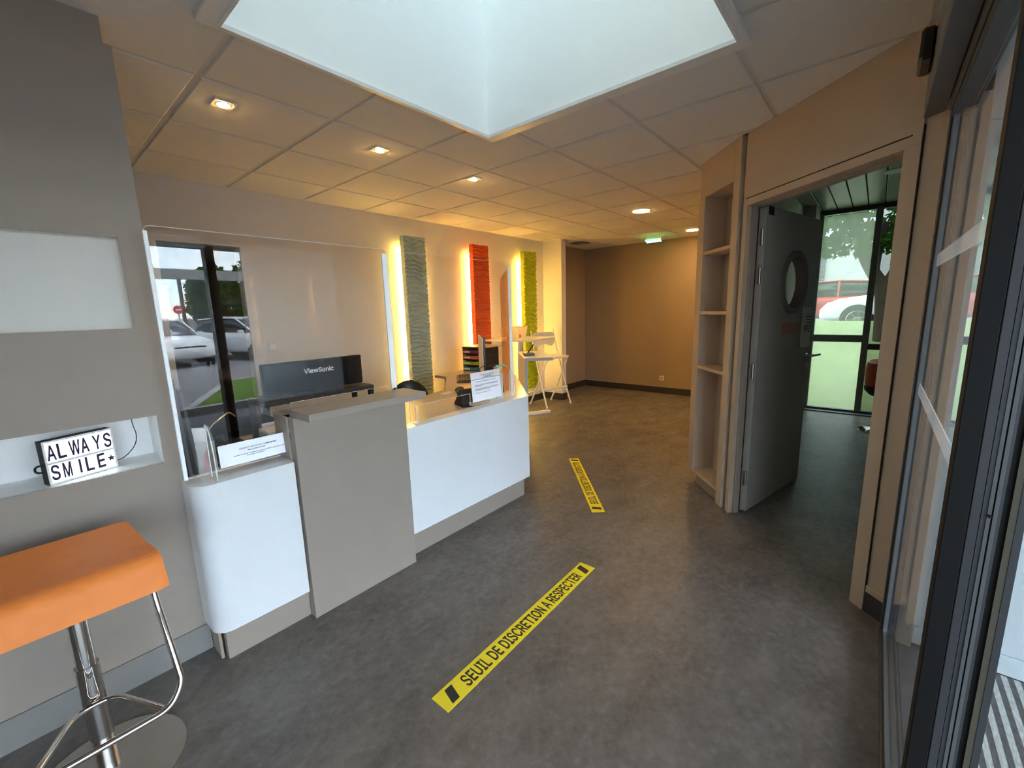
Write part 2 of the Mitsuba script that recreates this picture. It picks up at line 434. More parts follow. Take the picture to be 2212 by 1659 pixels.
struct('trim_2', cat_([bx(.3, 5.59, 4.064, 4.08, .10, .165, .003), bx(5.575, 5.588, 3.72, 4.08, .11, .165, .003), bx(5.575, 5.715, 3.720, 3.733, .11, .165, .003)]), 'M_white_wall')

# left partition: taupe joinery with two white niches
pp = sbox(-3, .0, .357, 2.62).union(sbox(.35, 0, .379, 2.403))
pp = pp.difference(sbox(-1.6, 1.42, .305, 1.75)).difference(sbox(-1.6, .882, .327, 1.078))
wl = struct('wall_left', xf(prism(pp, 0, .02), frame([0, 2.136, 0], [1, 0, 0], [0, 0, 1], [0, 1, 0])), 'M_taupe', label='taupe partition with two white niches')
pc = sbox(-3, 0, .357, 2.62).union(sbox(.35, 0, .379, 2.403)).difference(sbox(-1.61, 1.415, .31, 1.755)).difference(sbox(-1.61, .877, .332, 1.083))
part(wl, 'core', xf(prism(pc, 0, .23), frame([0, 2.156, 0], [1, 0, 0], [0, 0, 1], [0, 1, 0])), 'M_taupe')


def niche(x0, x1, z0, z1, d):
    return cat_([bx(x0 - .005, x1 + .005, 2.139, 2.136 + d, z0 - .005, z0), bx(x0 - .005, x1 + .005, 2.139, 2.136 + d, z1, z1 + .005), bx(x1, x1 + .005, 2.139, 2.136 + d, z0, z1),
                 bx(x0 - .005, x0, 2.139, 2.136 + d, z0, z1), bx(x0 - .005, x1 + .005, 2.136 + d - .006, 2.136 + d, z0 - .005, z1 + .005)])


part(wl, 'niche', niche(-1.6, .305, 1.42, 1.75, .06), 'M_white_wall', label='upper white niche')
part(wl, 'niche', niche(-1.6, .327, .882, 1.078, .215), 'M_white_satin', label='lower white niche holding the light box')
struct('baseboard_left', bx(-3, .381, 2.130, 2.15, 0, .12), 'M_grey_skirt')

# door wall on the right (tan) with an opening
tl, tr_ = 2.552, 1.619
ow = sbox(1.436, 0, 2.60, 2.62).difference(sbox(tr_, -.1, tl, 2.05))
struct('wall_right', xf(prism(ow, 0, .055), W), 'M_tan', label='tan wall with the door opening')
struct('trim_3', cat_([wb(tr_ - .066, tr_, 0, 2.116, -.008, 0), wb(tl, tl + .02, 0, 2.09, -.010, 0), wb(tr_ - .066, tl + .02, 2.05, 2.09, -.010, 0), wb(tr_ - .066, tl + .02, 2.097, 2.15, -.008, 0)]), 'M_tan', label='tan door surround boards')
struct('trim_4', cat_([wb(tr_ - .070, tr_ - .0665, .10, 2.12, -.0085, .001), wb(1.59, tl + .02, 2.0905, 2.0965, -.0085, .001)]), 'M_print', label='dark shadow grooves round the door surround')
struct('trim_5', wb(1.437, tr_ - .07, .10, .135, -.010, 0, .004), 'M_tan', label='tan bottom rail of the panel by the glass door')
struct('baseboard_right', wb(1.437, tr_ - .068, 0, .098, -.004, .002), 'M_dark_skirt')
# jambs inside the opening, dark grey
dj = struct('trim_6', None, None, label='grey steel door frame inside the opening')
part(dj, 'jamb', wb(tl - .016, tl, 0, 2.05, .022, .062, .003), 'M_taupe')
part(dj, 'jamb', wb(tr_ - .03, tr_ - .001, 0, 2.05, .056, .10), 'M_tan')
part(dj, 'head', wb(tr_ - .03, tl, 2.036, 2.08, .056, .10), 'M_taupe')
# back faces in the right-hand room
struct('wall_room_south', bx(2.31, 7.1, -2.35, -2.25, 0, 2.7), 'M_room_wall')
struct('wall_outside', bx(2.31, 2.42, -3.0, -.236, 0, 2.395), 'M_outer_wall', label='white outer wall beside the entrance mat')
struct('baseboard_outside', bx(2.298, 2.31, -3.0, -.236, 0, .082, .004), 'M_outer_wall')
struct('wall_room_north', bx(3.80, 6.985, .80, .895, 0, 2.7), 'M_white_wall')

# facade in the entrance plane (above and left of the camera)
struct('wall_front', cat_([bx(-3, 2.359, -.20, -.13, 2.36, 2.62), bx(-3, -1.13, -.2, -.13, 0, 2.36)]), 'M_white_wall')
hd = thing('door_header', 'long dark grey sliding door header over the glass door leaf', 'door header')
part(hd, 'cover', bx(-2.35, 2.43, -.128, -.067, 2.14, 2.345, .004), 'M_mid_alu')
part(hd, 'track', bx(-1.12, 2.265, -.20, -.1285, 2.10, 2.345, .004), 'M_dark_alu')
sn_ = thing('motion_sensor', 'small black motion sensor mounted on the front of the door header', 'sensor')
part(sn_, 'housing', bx(2.13, 2.29, -.067, -.030, 2.245, 2.345, .008), 'M_sensor')
part(sn_, 'lens', bx(2.18, 2.25, -.0305, -.028, 2.268, 2.288, .002), 'M_mid_alu')


def glass_leaf(x0, x1, y, name):
    k = struct(name, None, None)
    zt = 2.10
    part(k, 'stile', bx(x0, x0 + .045, y - .032, y, 0.012, zt, .002), 'M_gasket')
    part(k, 'stile_cover', bx(x0, x0 + .045, y - .046, y - .0322, 0.012, zt, .001), 'M_dark_alu')
    part(k, 'stile', bx(x1 - .028, x1, y - .046, y + .004, 0.012, zt, .003), 'M_dark_alu')
    part(k, 'bead', bx(x1 - .05, x1 - .028, y - .040, y - .004, .05, zt, .002), 'M_mid_alu')
    part(k, 'bottom_rail', bx(x0 + .04, x1 - .02, y - .046, y + .004, .012, .058, .003), 'M_dark_alu')
    part(k, 'bead', bx(x0 + .045, x1 - .03, y - .036, y - .006, .058, .064), 'M_alu')
    part(k, 'top_rail', bx(x0 + .04, x1 - .02, y - .046, y, zt - .03, zt, .003), 'M_dark_alu')
    yp = y - .012
    part(k, 'pane', trimesh.Trimesh([[x0 + .04, yp, .06], [x1 - .03, yp, .06], [x1 - .03, yp, zt - .03], [x0 + .04, yp, zt - .03]], [[0, 1, 2], [0, 2, 3]]), 'M_glass')
    for z in (1.093, 1.562):
        part(k, 'frosted_strip', bx(x0 + .05, x1 - .06, yp + .001, yp + .0015, z, z + .043), 'M_frost')
    return k


glass_leaf(1.125, 2.262, -.136, 'door_2')
struct('trim_11', bx(2.266, 2.338, -.235, -.138, 0, 2.139, .002), 'M_taupe', label='fixed frame post behind the glass leaf')
struct('trim_12', bx(2.3385, 2.44, -.235, -.185, 0, 2.35), 'M_dark_alu')
# fixed side post right of the near stile: stepped profiles, at a larger angle
pk = struct('trim_7', None, None, label='dark aluminium posts of the entrance frame')
ys = [-.1825, -.1895, -.1950, -.1970, -.2028, -.2077, -.2168, -.2262, -.2367]
for i, (m_, x_) in enumerate((('M_dark_alu', 1.125), ('M_mid_alu', 1.123), ('M_gasket', 1.127), ('M_mid_alu', 1.123), ('M_dark_alu', 1.126), ('M_gasket', 1.130), ('M_olive', 1.125), ('M_dark_alu', 1.124))):
    part(pk, 'profile', bx(x_, 1.20 - .003 * i, ys[i + 1] + .0002, ys[i], 0, 2.139), m_)
for z in (.35, 1.05):
    part(pk, 'screw', cyl([1.119, -.1925, z], [1.1229, -.1925, z], .003, 10), 'M_gasket')
solo('entrance_mat', 'striped grey ribbed mat on the ground outside the glass door', 'mat', bx(-1.3, 2.297, -2.6, -.335, -.024, .0, .0), 'M_mat')

# ------------------------------------------------------------------ right-hand room seen through the door
yw0, yw1 = -2.25, .80
ck2 = struct('ceiling_room', bx(2.3, 7.1, -2.3, .9, 2.62, 2.66), 'M_dark_room')
k = 0
y = .79
while y > -2.2:
    part(ck2, 'slat', bx(2.55, 6.99, y - .142, y, 2.585, 2.60, .004), 'M_slat')
    part(ck2, 'joint', bx(2.55, 6.99, y - .150, y - .1425, 2.605, 2.612), 'M_black_matte') if False else None
    y -= .150
struct('wall_room_window', cat_([bx(6.99, 7.1, -2.3, -.95, 0, 2.7), bx(6.99, 7.1, .67, .90, 0, 2.7), bx(6.99, 7.1, -2.3, .9, 2.56, 2.7)]), 'M_room_wall')
w2 = struct('window_2', None, None, label='tall window of the right-hand room looking on the lawn')


def wfr(y0, y1, z0, z1, d=.0): return bx(6.965 + d, 7.05, y0, y1, z0, z1, .004)


part(w2, 'frame', wfr(.625, .67, 0, 2.56), 'M_win_alu')
part(w2, 'mullion', wfr(.05, .118, 0, 2.56), 'M_win_alu')
part(w2, 'head', wfr(-.95, .67, 2.53, 2.60), 'M_dark_alu')
part(w2, 'sill', wfr(-.95, .67, 0, .035), 'M_dark_alu')
part(w2, 'transom', wfr(.115, .63, .925, 1.015), 'M_win_alu')
part(w2, 'transom', wfr(-.95, .055, .835, .905), 'M_dark_alu')
part(w2, 'frame', wfr(-.95, -.90, 0, 2.56), 'M_win_alu')


def ypane(x, y0, y1, z0, z1): return trimesh.Trimesh([[x, y0, z0], [x, y1, z0], [x, y1, z1], [x, y0, z1]], [[0, 1, 2], [0, 2, 3]])


part(w2, 'pane', ypane(7.02, -.90, .05, .03, .835), 'M_glass_tinted')
part(w2, 'pane', ypane(7.02, -.90, .05, .905, 2.53), 'M_glass_tinted')
part(w2, 'pane', ypane(7.02, .118, .63, .03, .925), 'M_glass_grey')
part(w2, 'pane', ypane(7.02, .118, .63, 1.015, 2.53), 'M_glass_grey')
solo('sheer_blind', 'pale sheer blind hanging across the left pane of the far window', 'blind', ypane(7.035, .12, .625, .03, 2.52), 'M_sheer')
struct('trim_8', bx(6.85, 6.96, -.95, .67, .0, .012), 'M_mid_alu')
for (x, y_, w_) in ((4.15, -.02, 'nearer'), (5.35, -.03, 'farther')):
    dl = thing('room_downlight', f'{w_} of the two round white ceiling lights among the dark slats beyond the door', 'ceiling light', 'round lights between the slats')
    part(dl, 'trim', lathe([(.0, 2.583), (.10, 2.580), (.105, 2.584), (.105, 2.588), (0, 2.588)], 32, (x, y_)), 'M_lamp_off', 40)
st = thing('swivel_stool', 'red orange upholstered stool on a round chrome base by the far window', 'stool')
ox, oy = 6.15, -.17
part(st, 'seat', lathe([(0, .50), (.19, .50), (.21, .53), (.215, .70), (.205, .77), (.17, .795), (0, .795)], 40, (ox, oy)), 'M_orange_dark', 40)
part(st, 'underside', lathe([(0, .40), (.16, .41), (.205, .46), (.212, .505), (0, .505)], 40, (ox, oy)), 'M_black_matte', 40)
part(st, 'column', cyl([ox, oy, .03], [ox, oy, .42], .025), 'M_chrome', 40)
part(st, 'base', lathe([(0, 0), (.22, 0), (.22, .01), (.05, .035), (0, .035)], 40, (ox, oy)), 'M_chrome', 40)
# grey boxed duct high at the left of the room
struct('trim_9', bx(4.6, 6.99, .55, .80, 2.28, 2.60) if False else bx(6.5, 6.99, .67, .80, 2.45, 2.60), 'M_room_wall')

# ------------------------------------------------------------------ door leaf with porthole
d0 = np.array([3.172, .582, 0]); d1 = np.array([4.05, .387, 0]); du = (d1 - d0) / np.linalg.norm(d1 - d0)
dn = np.array([-du[1], du[0], 0])          # away from the camera
D = frame(d0, du, [0, 0, 1], dn)


def db(a0, a1, z0, z1, q0, q1, c=0.0): return xf(bx(a0, a1, z0, z1, q0, q1, c), D)


dk = struct('door_1', None, None, label='open taupe door with an oval looking porthole')
leaf = sbox(0, .006, .915, 2.052).difference(Point(.51, 1.585).buffer(.192, quad_segs=16))
part(dk, 'leaf', xf(prism(leaf, 0, .042), D), 'M_door')
ringp = Point(.51, 1.585).buffer(.222, quad_segs=20).difference(Point(.51, 1.585).buffer(.180, quad_segs=20))
part(dk, 'porthole_ring', xf(cat_([prism(ringp, -.014, 0), prism(Point(.51, 1.585).buffer(.192, quad_segs=20).difference(Point(.51, 1.585).buffer(.180, quad_segs=20)), -.012, .056), prism(ringp, .042, .056)]), D), 'M_grey_skirt', 30)
part(dk, 'porthole_pane', xf(trimesh.Trimesh(np.array([[.51 + .18 * math.cos(a), 1.585 + .18 * math.sin(a), .045] for a in np.linspace(0, 2 * math.pi, 33)[:-1]] + [[.51, 1.585, .045]]), [[i, (i + 1) % 32, 32] for i in range(32)]), D), 'M_glass')
hpts = roundpath([[.845, 1.04, 0], [.845, 1.04, -.045], [.735, 1.035, -.050]], .02)
part(dk, 'handle', xf(cat_([tube([[.845, 1.04, -.001], [.845, 1.04, -.009]], .024, 20), tube(roundpath([[.845, 1.04, -.005], [.845, 1.04, -.05], [.975, 1.038, -.055]], .018), .0095, 12)]), D), 'M_chrome', 40)
part(dk, 'lock', xf(cat_([tube([[.862, .965, 0], [.862, .965, -.009]], .022, 20), bx(.857, .867, .955, .985, -.013, -.008)]), D), 'M_brushed', 40)
for z in (.25, 1.0, 1.62, 1.86):
    part(dk, 'hinge', xf(cat_([tube([[-.012, z - .05, .012], [-.012, z + .05, .012]], .008, 12), bx(-.012, .0, z - .045, z + .045, .010, .014)]), D), 'M_brushed', 40)
cl = part(dk, 'closer', db(.03, .10, 2.0, 2.05, -.002, .0), 'M_black_matte')
part(dk, 'closer_arm', xf(cat_([bx(.10, .34, 2.055, 2.075, .05, .10, .006), tube([[.2, 2.08, .07], [.30, 2.16, .16]], .008, 8)]), D), 'M_white_satin')
solo('door_plate', 'copper pink plate on the door below the porthole', 'sign plate', xf(prism(rrect(.343, .642, 1.226, 1.300, .012), -.005, .0), D), 'M_copper')
pn = thing('paper_notice', 'long white paper notice taped to the edge of the open door', 'notice')


def paper(u, v):
    P = np.stack([.705 + .19 * u - .012 * v, 1.41 - .30 * v, -.004 - .006 * np.sin(v * 9) * np.sin(u * 3) ** 2 - .012 * (v > .8) * (v - .8) * 4], -1)
    return P


part(pn, 'sheet', xf(grid(10, 30, paper), D), 'M_paper', True)
part(pn, 'print', xf(cat_([bx(.75 + .01 * i, .86 - .01 * (i % 2), 1.335 - .022 * i, 1.343 - .022 * i, -.0135, -.0125) for i in range(6)]), D), 'M_ink_grey')

# ------------------------------------------------------------------ shelf unit
shk = thing('shelf_unit', 'tall narrow taupe shelf unit with five open compartments beside the door', 'shelf unit')
part(shk, 'side', sb(.0, .075, .0, CE, 0, .045, .002), 'M_tan')
part(shk, 'inner_side', sb(.062, .075, .09, 2.3, .0455, .17), 'M_tan')
part(shk, 'side', sb(.462, .555, .085, 2.235, 0, .20, .002), 'M_tan')
part(shk, 'back', sb(.0755, .4615, .09, 2.3, .17, .20), 'M_tan')
part(shk, 'fascia', sb(.0755, .53, 2.235, CE - .001, 0, .1695), 'M_tan')
for z in (1.83, 1.39, .968):
    part(shk, 'shelf', sb(.076, .461, z - .012, z + .012, .004, .169, .001), 'M_tan')
part(shk, 'bottom', sb(.0755, .461, .095, .12, .0, .169, .001), 'M_tan')
part(shk, 'plinth', sb(.0755, .45, 0, .085, .03, .17), 'M_taupe')

# ------------------------------------------------------------------ reception desk
dk_ = thing('reception_desk', 'white reception desk with a tall taupe transaction counter in its middle', 'reception desk')
# plinth
part(dk_, 'plinth', bx(.404, .75, 1.992, 2.03, 0, .165), 'M_taupe')
part(dk_, 'plinth', bx(1.35, 2.46, 2.012, 2.05, 0, .168), 'M_taupe')
part(dk_, 'support', bx(.383, .394, 2.02, 2.13, 0, .16), 'M_taupe')
# left white body with a rounded corner
lp = Polygon([(.745, 1.952)] + [(.435 - .07 * math.sin(a), 2.022 - .07 * math.cos(a)) for a in np.linspace(0, math.pi / 2, 14)] + [(.365, 2.132), (.745, 2.132)])
part(dk_, 'front_panel', prism(lp, .148, .798), 'M_white_gloss', 30)
rp = Polygon([(1.345, 1.955), (2.462, 1.955), (2.50, 1.993), (2.50, 2.06), (1.345, 2.06)])
part(dk_, 'front_panel', prism(Polygon([(1.345, 1.955), (2.465, 1.955), (2.535, 2.025), (2.515, 2.045), (1.345, 2.045)]), .166, .808), 'M_white_gloss')
# 45 degree wing with its worktop
ag = math.radians(45)
gu, gv = np.array([math.cos(ag), math.sin(ag), 0]), np.array([math.cos(ag), -math.sin(ag), 0])
part(dk_, 'wing_panel', prism(Polygon([(2.535, 2.026), (3.22, 2.71), (3.20, 2.73), (2.515, 2.046)]), .166, .808), 'M_white_gloss')
part(dk_, 'wing_plinth', prism(Polygon([(2.45, 2.03), (3.16, 2.74), (3.14, 2.76), (2.43, 2.05)]), 0, .166), 'M_taupe')
part(dk_, 'wing_cap', prism(Polygon([(2.05, 2.0455), (2.514, 2.0455), (3.20, 2.731), (3.72, 3.25), (3.60, 3.37), (2.40, 2.17), (2.05, 2.17)]), .785, .807), 'M_white_gloss')
part(dk_, 'worktop', prism(Polygon([(.385, 2.1325), (.745, 2.1325), (.745, 2.046), (1.345, 2.046), (2.049, 2.046), (2.049, 2.171), (2.399, 2.171), (3.60, 3.372), (3.76, 3.53), (3.73, 3.68), (2.917, 3.60), (2.907, 3.397), (2.40, 2.84), (1.90, 2.72), (.385, 2.72)]), .748, .776), 'M_worktop')
part(dk_, 'support', cat_([bx(.40, .44, 2.5, 2.7, 0, .748), bx(1.84, 1.88, 2.2, 2.68, 0, .748)]), 'M_white_satin')
part(dk_, 'bracket', xf(prism(Polygon([(0, .747), (.16, .747), (.03, .60), (0, .60)]), 0, .02), frame([2.93, 3.46, 0], [.7, .714, 0], [0, 0, 1])), 'M_grey_edge')
part(dk_, 'edge_band', prism(Polygon([(2.398, 2.842), (2.395, 2.844), (2.904, 3.398), (2.914, 3.601), (2.9165, 3.601), (2.9065, 3.3975)]), .7482, .7758), 'M_grey_edge')
part(dk_, 'support', prism(Polygon([(3.1, 3.5), (3.7, 3.55), (3.7, 3.58), (3.1, 3.53)]), 0, .748), 'M_white_satin')
# taupe riser
part(dk_, 'riser', bx(.756, 1.352, 1.940, 1.992, 0, 1.0, .0015), 'M_taupe')
part(dk_, 'riser_side', bx(.7465, .7555, 1.9925, 2.13, 0, 1.0), 'M_taupe')
part(dk_, 'transaction_top', bx(.770, 1.395, 1.806, 2.006, .998, 1.032, .001), 'M_taupe')

# raised side ledge along the wing (waterfall counter)
lk = thing('side_ledge', 'small white waterfall side counter with grey edges behind the desk end', 'counter')
L0 = np.array([3.255, 2.62, 0])
G = frame(L0, gu, [0, 0, 1], -np.cross(gu, [0, 0, 1]) * -1)
gw = np.cross(gu, [0, 0, 1])     # outward
G = frame(L0, gu, [0, 0, 1], gw)
part(lk, 'side_panel', xf(bx(.002, .72, 0, .972, 0, .030), G), 'M_white_satin')
part(lk, 'top', xf(bx(.002, .72, .945, .975, .0305, .285), G), 'M_white_gloss')
part(lk, 'edge_band', xf(cat_([bx(0, .002, 0, .975, 0, .030), bx(0, .002, .945, .975, .030, .285)]), G), 'M_grey_edge')
gd = thing('card_dock', 'small black dock with a slim stick leaning on it on the side counter', 'dock')
part(gd, 'base', xf(bx(.20, .32, .9755, 1.000, .02, .13, .004), G), 'M_black')
part(gd, 'stick', xf(tube([[.25, .998, .06], [.30, 1.085, .13]], .006, 8), G), 'M_black')

# ------------------------------------------------------------------ acrylic screens on the desk
def screen(x0, x1, y, z0, z1, label, bars, cut=None):
    k = thing('acrylic_screen', label, 'protective screen')
    poly = rrect(x0, x1, z0, z1, .02, 6)
    if cut: poly = poly.difference(sbox(*cut))
    tri = prism(poly, 0, .001)
    # the single sheet: keep only the front cap
    keep = tri.face_normals[:, 2] < -.5
    sheet = trimesh.Trimesh(tri.vertices, tri.faces[keep], process=False)
    part(k, 'sheet', xf(sheet, frame([0, y, 0], [1, 0, 0], [0, 0, 1], [0, 1, 0])), 'M_acrylic')
    edge = prism(poly.difference(poly.buffer(-.0016)), 0, .003)
    part(k, 'polished_edge', xf(edge, frame([0, y - .001, 0], [1, 0, 0], [0, 0, 1], [0, 1, 0])), 'M_clear_rim')
    for b in bars:
        part(k, 'edge_strip', bx(*b, .001), 'M_pane_edge', label='white edge strip')
    return k


s1 = screen(.366, 1.376, 2.05, .815, 1.79, 'left acrylic screen in front of the monitor, with white edge strips', [(.362, .375, 2.044, 2.056, .812, 1.770), (1.346, 1.378, 2.045, 2.055, 1.034, 1.765)], (.80, .80, 1.33, 1.05))
s2 = screen(1.380, 2.405, 2.05, .815, 1.785, 'right acrylic screen on the desk end beside the sanitizer bottle', [(2.378, 2.406, 2.046, 2.054, .812, 1.758)], (1.5, .80, 1.95, .90))
part(s2, 'side_panel', trimesh.Trimesh([[2.395, 2.056, .84], [2.395, 2.145, .84], [2.395, 2.145, 1.675], [2.395, 2.056, 1.755]], [[0, 1, 2], [0, 2, 3]]), 'M_acrylic_amber', label='amber tinted side panel')


def foot(parent, x, y0, dz, dy, zb):
    a = np.linspace(0, math.pi / 2, 14)
    prof = [(y0, zb)] + [(y0 - dy * math.sin(t) ** .8, zb + dz * math.cos(t) ** .7 if t < math.pi / 2 - .01 else zb) for t in a]
    poly = Polygon(prof).buffer(0)
    m = prism(poly, -.0015, .0015)
    Mx = frame([x, 0, 0], [0, 1, 0], [0, 0, 1], [1, 0, 0])
    tri = prism(poly, 0, .001)
    sheet = trimesh.Trimesh(tri.vertices, tri.faces[tri.face_normals[:, 2] < -.5], process=False)
    part(parent, 'foot', xf(sheet, Mx), 'M_acrylic', label='clear curved acrylic foot')
    part(parent, 'foot_edge', xf(prism(poly.difference(poly.buffer(-.003)), -.002, .002), Mx), 'M_clear_rim')


foot(s1, .455, 2.048, .225, .075, .800)
foot(s2, 1.455, 2.048, .13, .07, .810)
foot(s2, 2.36, 2.048, .20, .065, .810)

# signs on the desk
def sign(label, x0, x1, z0, z1, y, title, lines, tilt=0.0):
    k = thing('desk_sign', label, 'sign')
    M = frame([x0, y, z0], [1, 0, 0], [0, 0, 1], [0, -1, 0])
    if tilt:
        M = frame([x0, y, z0], [1, 0, 0], [0, math.sin(tilt), math.cos(tilt)])
        M[:3, 2] = -np.array([0, math.cos(tilt), -math.sin(tilt)])
    w, h = x1 - x0, z1 - z0
    part(k, 'sheet', xf(bx(0, w, 0, h, -.0015, 0), M), 'M_paper')
    ms = []
    for (t, cx, z, th, wd, bold) in title:
        ms.append(lettering(t, th, M @ frame([cx - wd / 2, z, .0002], [1, 0, 0], [0, 1, 0]), wd, .0004, bold))
    r = random.Random(len(label))
    for (cx, z, wd, th) in lines:
        x = cx - wd / 2
        while x < cx + wd / 2 - .002:
            l = min(r.uniform(.006, .016), cx + wd / 2 - x)
            ms.append(xf(bx(x, x + l, z, z + th, .0002, .0006), M))
            x += l + .0025
    part(k, 'print', cat_(ms), 'M_ink_grey')
    return k


sign('wide white sheet headed CABINET DENTAIRE under the left acrylic screen', .487, .772, .828, .922, 2.036,
     [('CABINET DENTAIRE DE', .128, .060, .0070, .105, True)], [(.205, .060, .045, .0065), (.145, .050, .075, .004), (.155, .036, .205, .003), (.140, .028, .075, .003)], .10)
sign('white A4 sheet of printed rules on the desk end by the sanitizer', 1.965, 2.256, .835, 1.036, 2.038,
     [], [(.165, .176, .135, .004), (.160, .167, .075, .0035), (.165, .158, .11, .0035), (.150, .134, .20, .004), (.150, .112, .23, .003), (.150, .107, .23, .003), (.065, .101, .06, .003), (.150, .085, .23, .003), (.150, .080, .23, .003), (.105, .074, .14, .003), (.115, .056, .16, .003)], .08)

# ------------------------------------------------------------------ things on the desk
mon = thing('monitor', 'black glossy back of the large ViewSonic monitor facing away', 'monitor')
part(mon, 'casing', bx(.835, 1.418, 2.47, 2.505, 1.020, 1.198, .006), 'M_black_gloss')
part(mon, 'lettering', lettering('ViewSonic', .026, frame([1.055, 2.4698, 1.123], [1, 0, 0], [0, 0, 1], [0, -1, 0]), .175, .0008, True), 'M_silver_txt')
part(mon, 'stand', cat_([bx(1.08, 1.17, 2.506, 2.53, 1.018, 1.1), bx(.98, 1.27, 2.47, 2.60, 1.0105, 1.018, .003)]), 'M_black')
rs = thing('monitor_riser', 'black desktop riser table carrying the large monitor', 'monitor riser')
part(rs, 'top', bx(.795, 1.44, 2.385, 2.62, .982, 1.010, .003), 'M_black_matte')
for (x, y_) in ((.797, 2.387), (.797, 2.59), (1.41, 2.387), (1.41, 2.59)):
    part(rs, 'leg', bx(x, x + .026, y_, y_ + .026, .7765, .982), 'M_black_matte')
bxk = thing('device_box', 'black glossy device box standing under the monitor riser', 'device')
part(bxk, 'casing', bx(.84, 1.12, 2.42, 2.60, .777, .915, .012), 'M_black_gloss', 30)
part(bxk, 'label', bx(.90, .98, 2.4185, 2.4198, .812, .835), 'M_paper')
cr = thing('card_reader', 'small ribbed white card terminal at the left side of the taupe counter', 'card reader')
part(cr, 'casing', bx(.725, .805, 2.17, 2.29, .80, .905, .004), 'M_cream')
for i in range(9):
    part(cr, 'rib', bx(.7235, .725, 2.18, 2.28, .815 + i * .009, .820 + i * .009), 'M_worktop')
part(cr, 'foot', bx(.735, .80, 2.18, 2.28, .776, .80), 'M_black')
cp = thing('calling_card', 'small white label card leaning against the black device box', 'card')
part(cp, 'card', bx(.76, .835, 2.335, 2.345, .86, .912, .001), 'M_paper')
part(cp, 'stand', bx(.78, .82, 2.335, 2.37, .7765, .861), 'M_black')
st1 = thing('desk_lamp', 'thin chromed bent tube fitting behind the left acrylic screen', 'desk fitting')
part(st1, 'tube', tube(roundpath([[.50, 2.26, .785], [.50, 2.25, .955], [.63, 2.36, 1.0], [.66, 2.38, .97]], .07, 8), .0035, 10), 'M_chrome', 40)
part(st1, 'base', lathe([(0, .7765), (.035, .7765), (.035, .786), (0, .786)], 24, (.50, 2.26)), 'M_black', 40)
hs = thing('headset_stand', 'black desk telephone with its handset behind the left acrylic screen', 'telephone')
part(hs, 'base', bx(.56, .70, 2.36, 2.50, .7765, .835, .012), 'M_black')
part(hs, 'handset', cat_([tube(smoothpath([[.585, 2.37, .85], [.60, 2.42, .865], [.60, 2.48, .85]], 3), .016, 12)]), 'M_black', 40)
part(hs, 'display', bx(.63, .69, 2.357, 2.3598, .80, .826), 'M_clear_rim')
kb0 = thing('document_tray', 'black document tray lying low behind the CABINET DENTAIRE sheet', 'tray')
part(kb0, 'tray', bx(.545, .72, 2.14, 2.33, .7765, .812, .006), 'M_black')
part(kb0, 'label', bx(.56, .63, 2.1385, 2.1398, .786, .806), 'M_clear_rim')
for i, (x0, h, tl_) in enumerate(((.383, .43, .03), (.402, .38, .05))):
    P = [[x0, 2.16], [x0 + .012, 2.16], [x0 + .012, 2.42], [x0, 2.42]]
    m = bx(x0, x0 + .012, 2.16, 2.42, 0, h)
    m.apply_transform(trimesh.transformations.rotation_matrix(-tl_, [0, 1, 0], [x0 + .012, 0, 0]))
    m.apply_translation([.040 * 0 + (.03 if i else .02), 0, .777])
    solo('folder', ('tall dark grey folder leaning on the partition end behind the left screen', 'lower dark grey folder leaning beside the tall one behind the left screen')[i], 'folder', m, 'M_folder')
cup = thing('leaflet_holder', 'clear plastic leaflet holder with a folded sheet by the left screen', 'leaflet holder')
part(cup, 'body', trimesh.Trimesh([[.432, 2.14, .778], [.50, 2.13, .778], [.50, 2.13, .93], [.432, 2.14, .93], [.44, 2.23, .778], [.508, 2.22, .778], [.508, 2.22, .98], [.44, 2.23, .98]], [[0, 1, 2], [0, 2, 3], [4, 5, 6], [4, 6, 7], [0, 4, 7], [0, 7, 3], [1, 5, 6], [1, 6, 2]]), 'M_clear_plastic')
part(cup, 'leaflet', trimesh.Trimesh([[.437, 2.215, .80], [.475, 2.205, .80], [.497, 2.20, .975], [.437, 2.22, .985]], [[0, 1, 2], [0, 2, 3]]), 'M_paper')
part(cup, 'leaflet', trimesh.Trimesh([[.462, 2.19, .80], [.490, 2.185, .80], [.485, 2.19, .88], [.470, 2.195, .865]], [[0, 1, 2], [0, 2, 3]]), 'M_sign_red')

ps2 = thing('desk_phone', 'black wedge shaped desk phone left of the printed rules sheet', 'telephone')
wed = Polygon([(0, 0), (.15, 0), (.045, .125), (.03, .125)])
part(ps2, 'body', xf(prism(wed, 0, .17), frame([2.0, 2.18, .7765], [.30, .954, 0], [0, 0, 1])), 'M_black_matte')
part(ps2, 'screen', xf(bx(.04, .13, 0, .001, .02, .15), frame([2.03, 2.17, .82], [.30, .954, 0], [0, 0, 1])), 'M_black_gloss') if False else None
kbd = thing('keyboard', 'black computer keyboard on the wing worktop below the drawers', 'keyboard')
KB = frame([2.68, 2.99, .7765], [.68, .733, 0], [-.733, .68, 0], [0, 0, 1])
part(kbd, 'base', xf(bx(0, .42, -.15, 0, 0, .018, .004), KB), 'M_key')
for r_ in range(5):
    for c_ in range(14):
        part(kbd, 'key', xf(bx(.012 + c_ * .0285, .012 + c_ * .0285 + .0225, -.022 - r_ * .026 - .018, -.022 - r_ * .026 + .002, .018, .024), KB), 'M_black_matte')
ms_ = thing('mouse', 'black computer mouse beside the keyboard on the wing worktop', 'mouse')
mm = trimesh.creation.icosphere(2); mm.apply_scale([.058, .034, .032]); mm.vertices[:, 2] = np.maximum(mm.vertices[:, 2], -.004)
part(ms_, 'shell', move(rotz(mm, 20), 2.44, 2.69, .7815), 'M_black', 40)
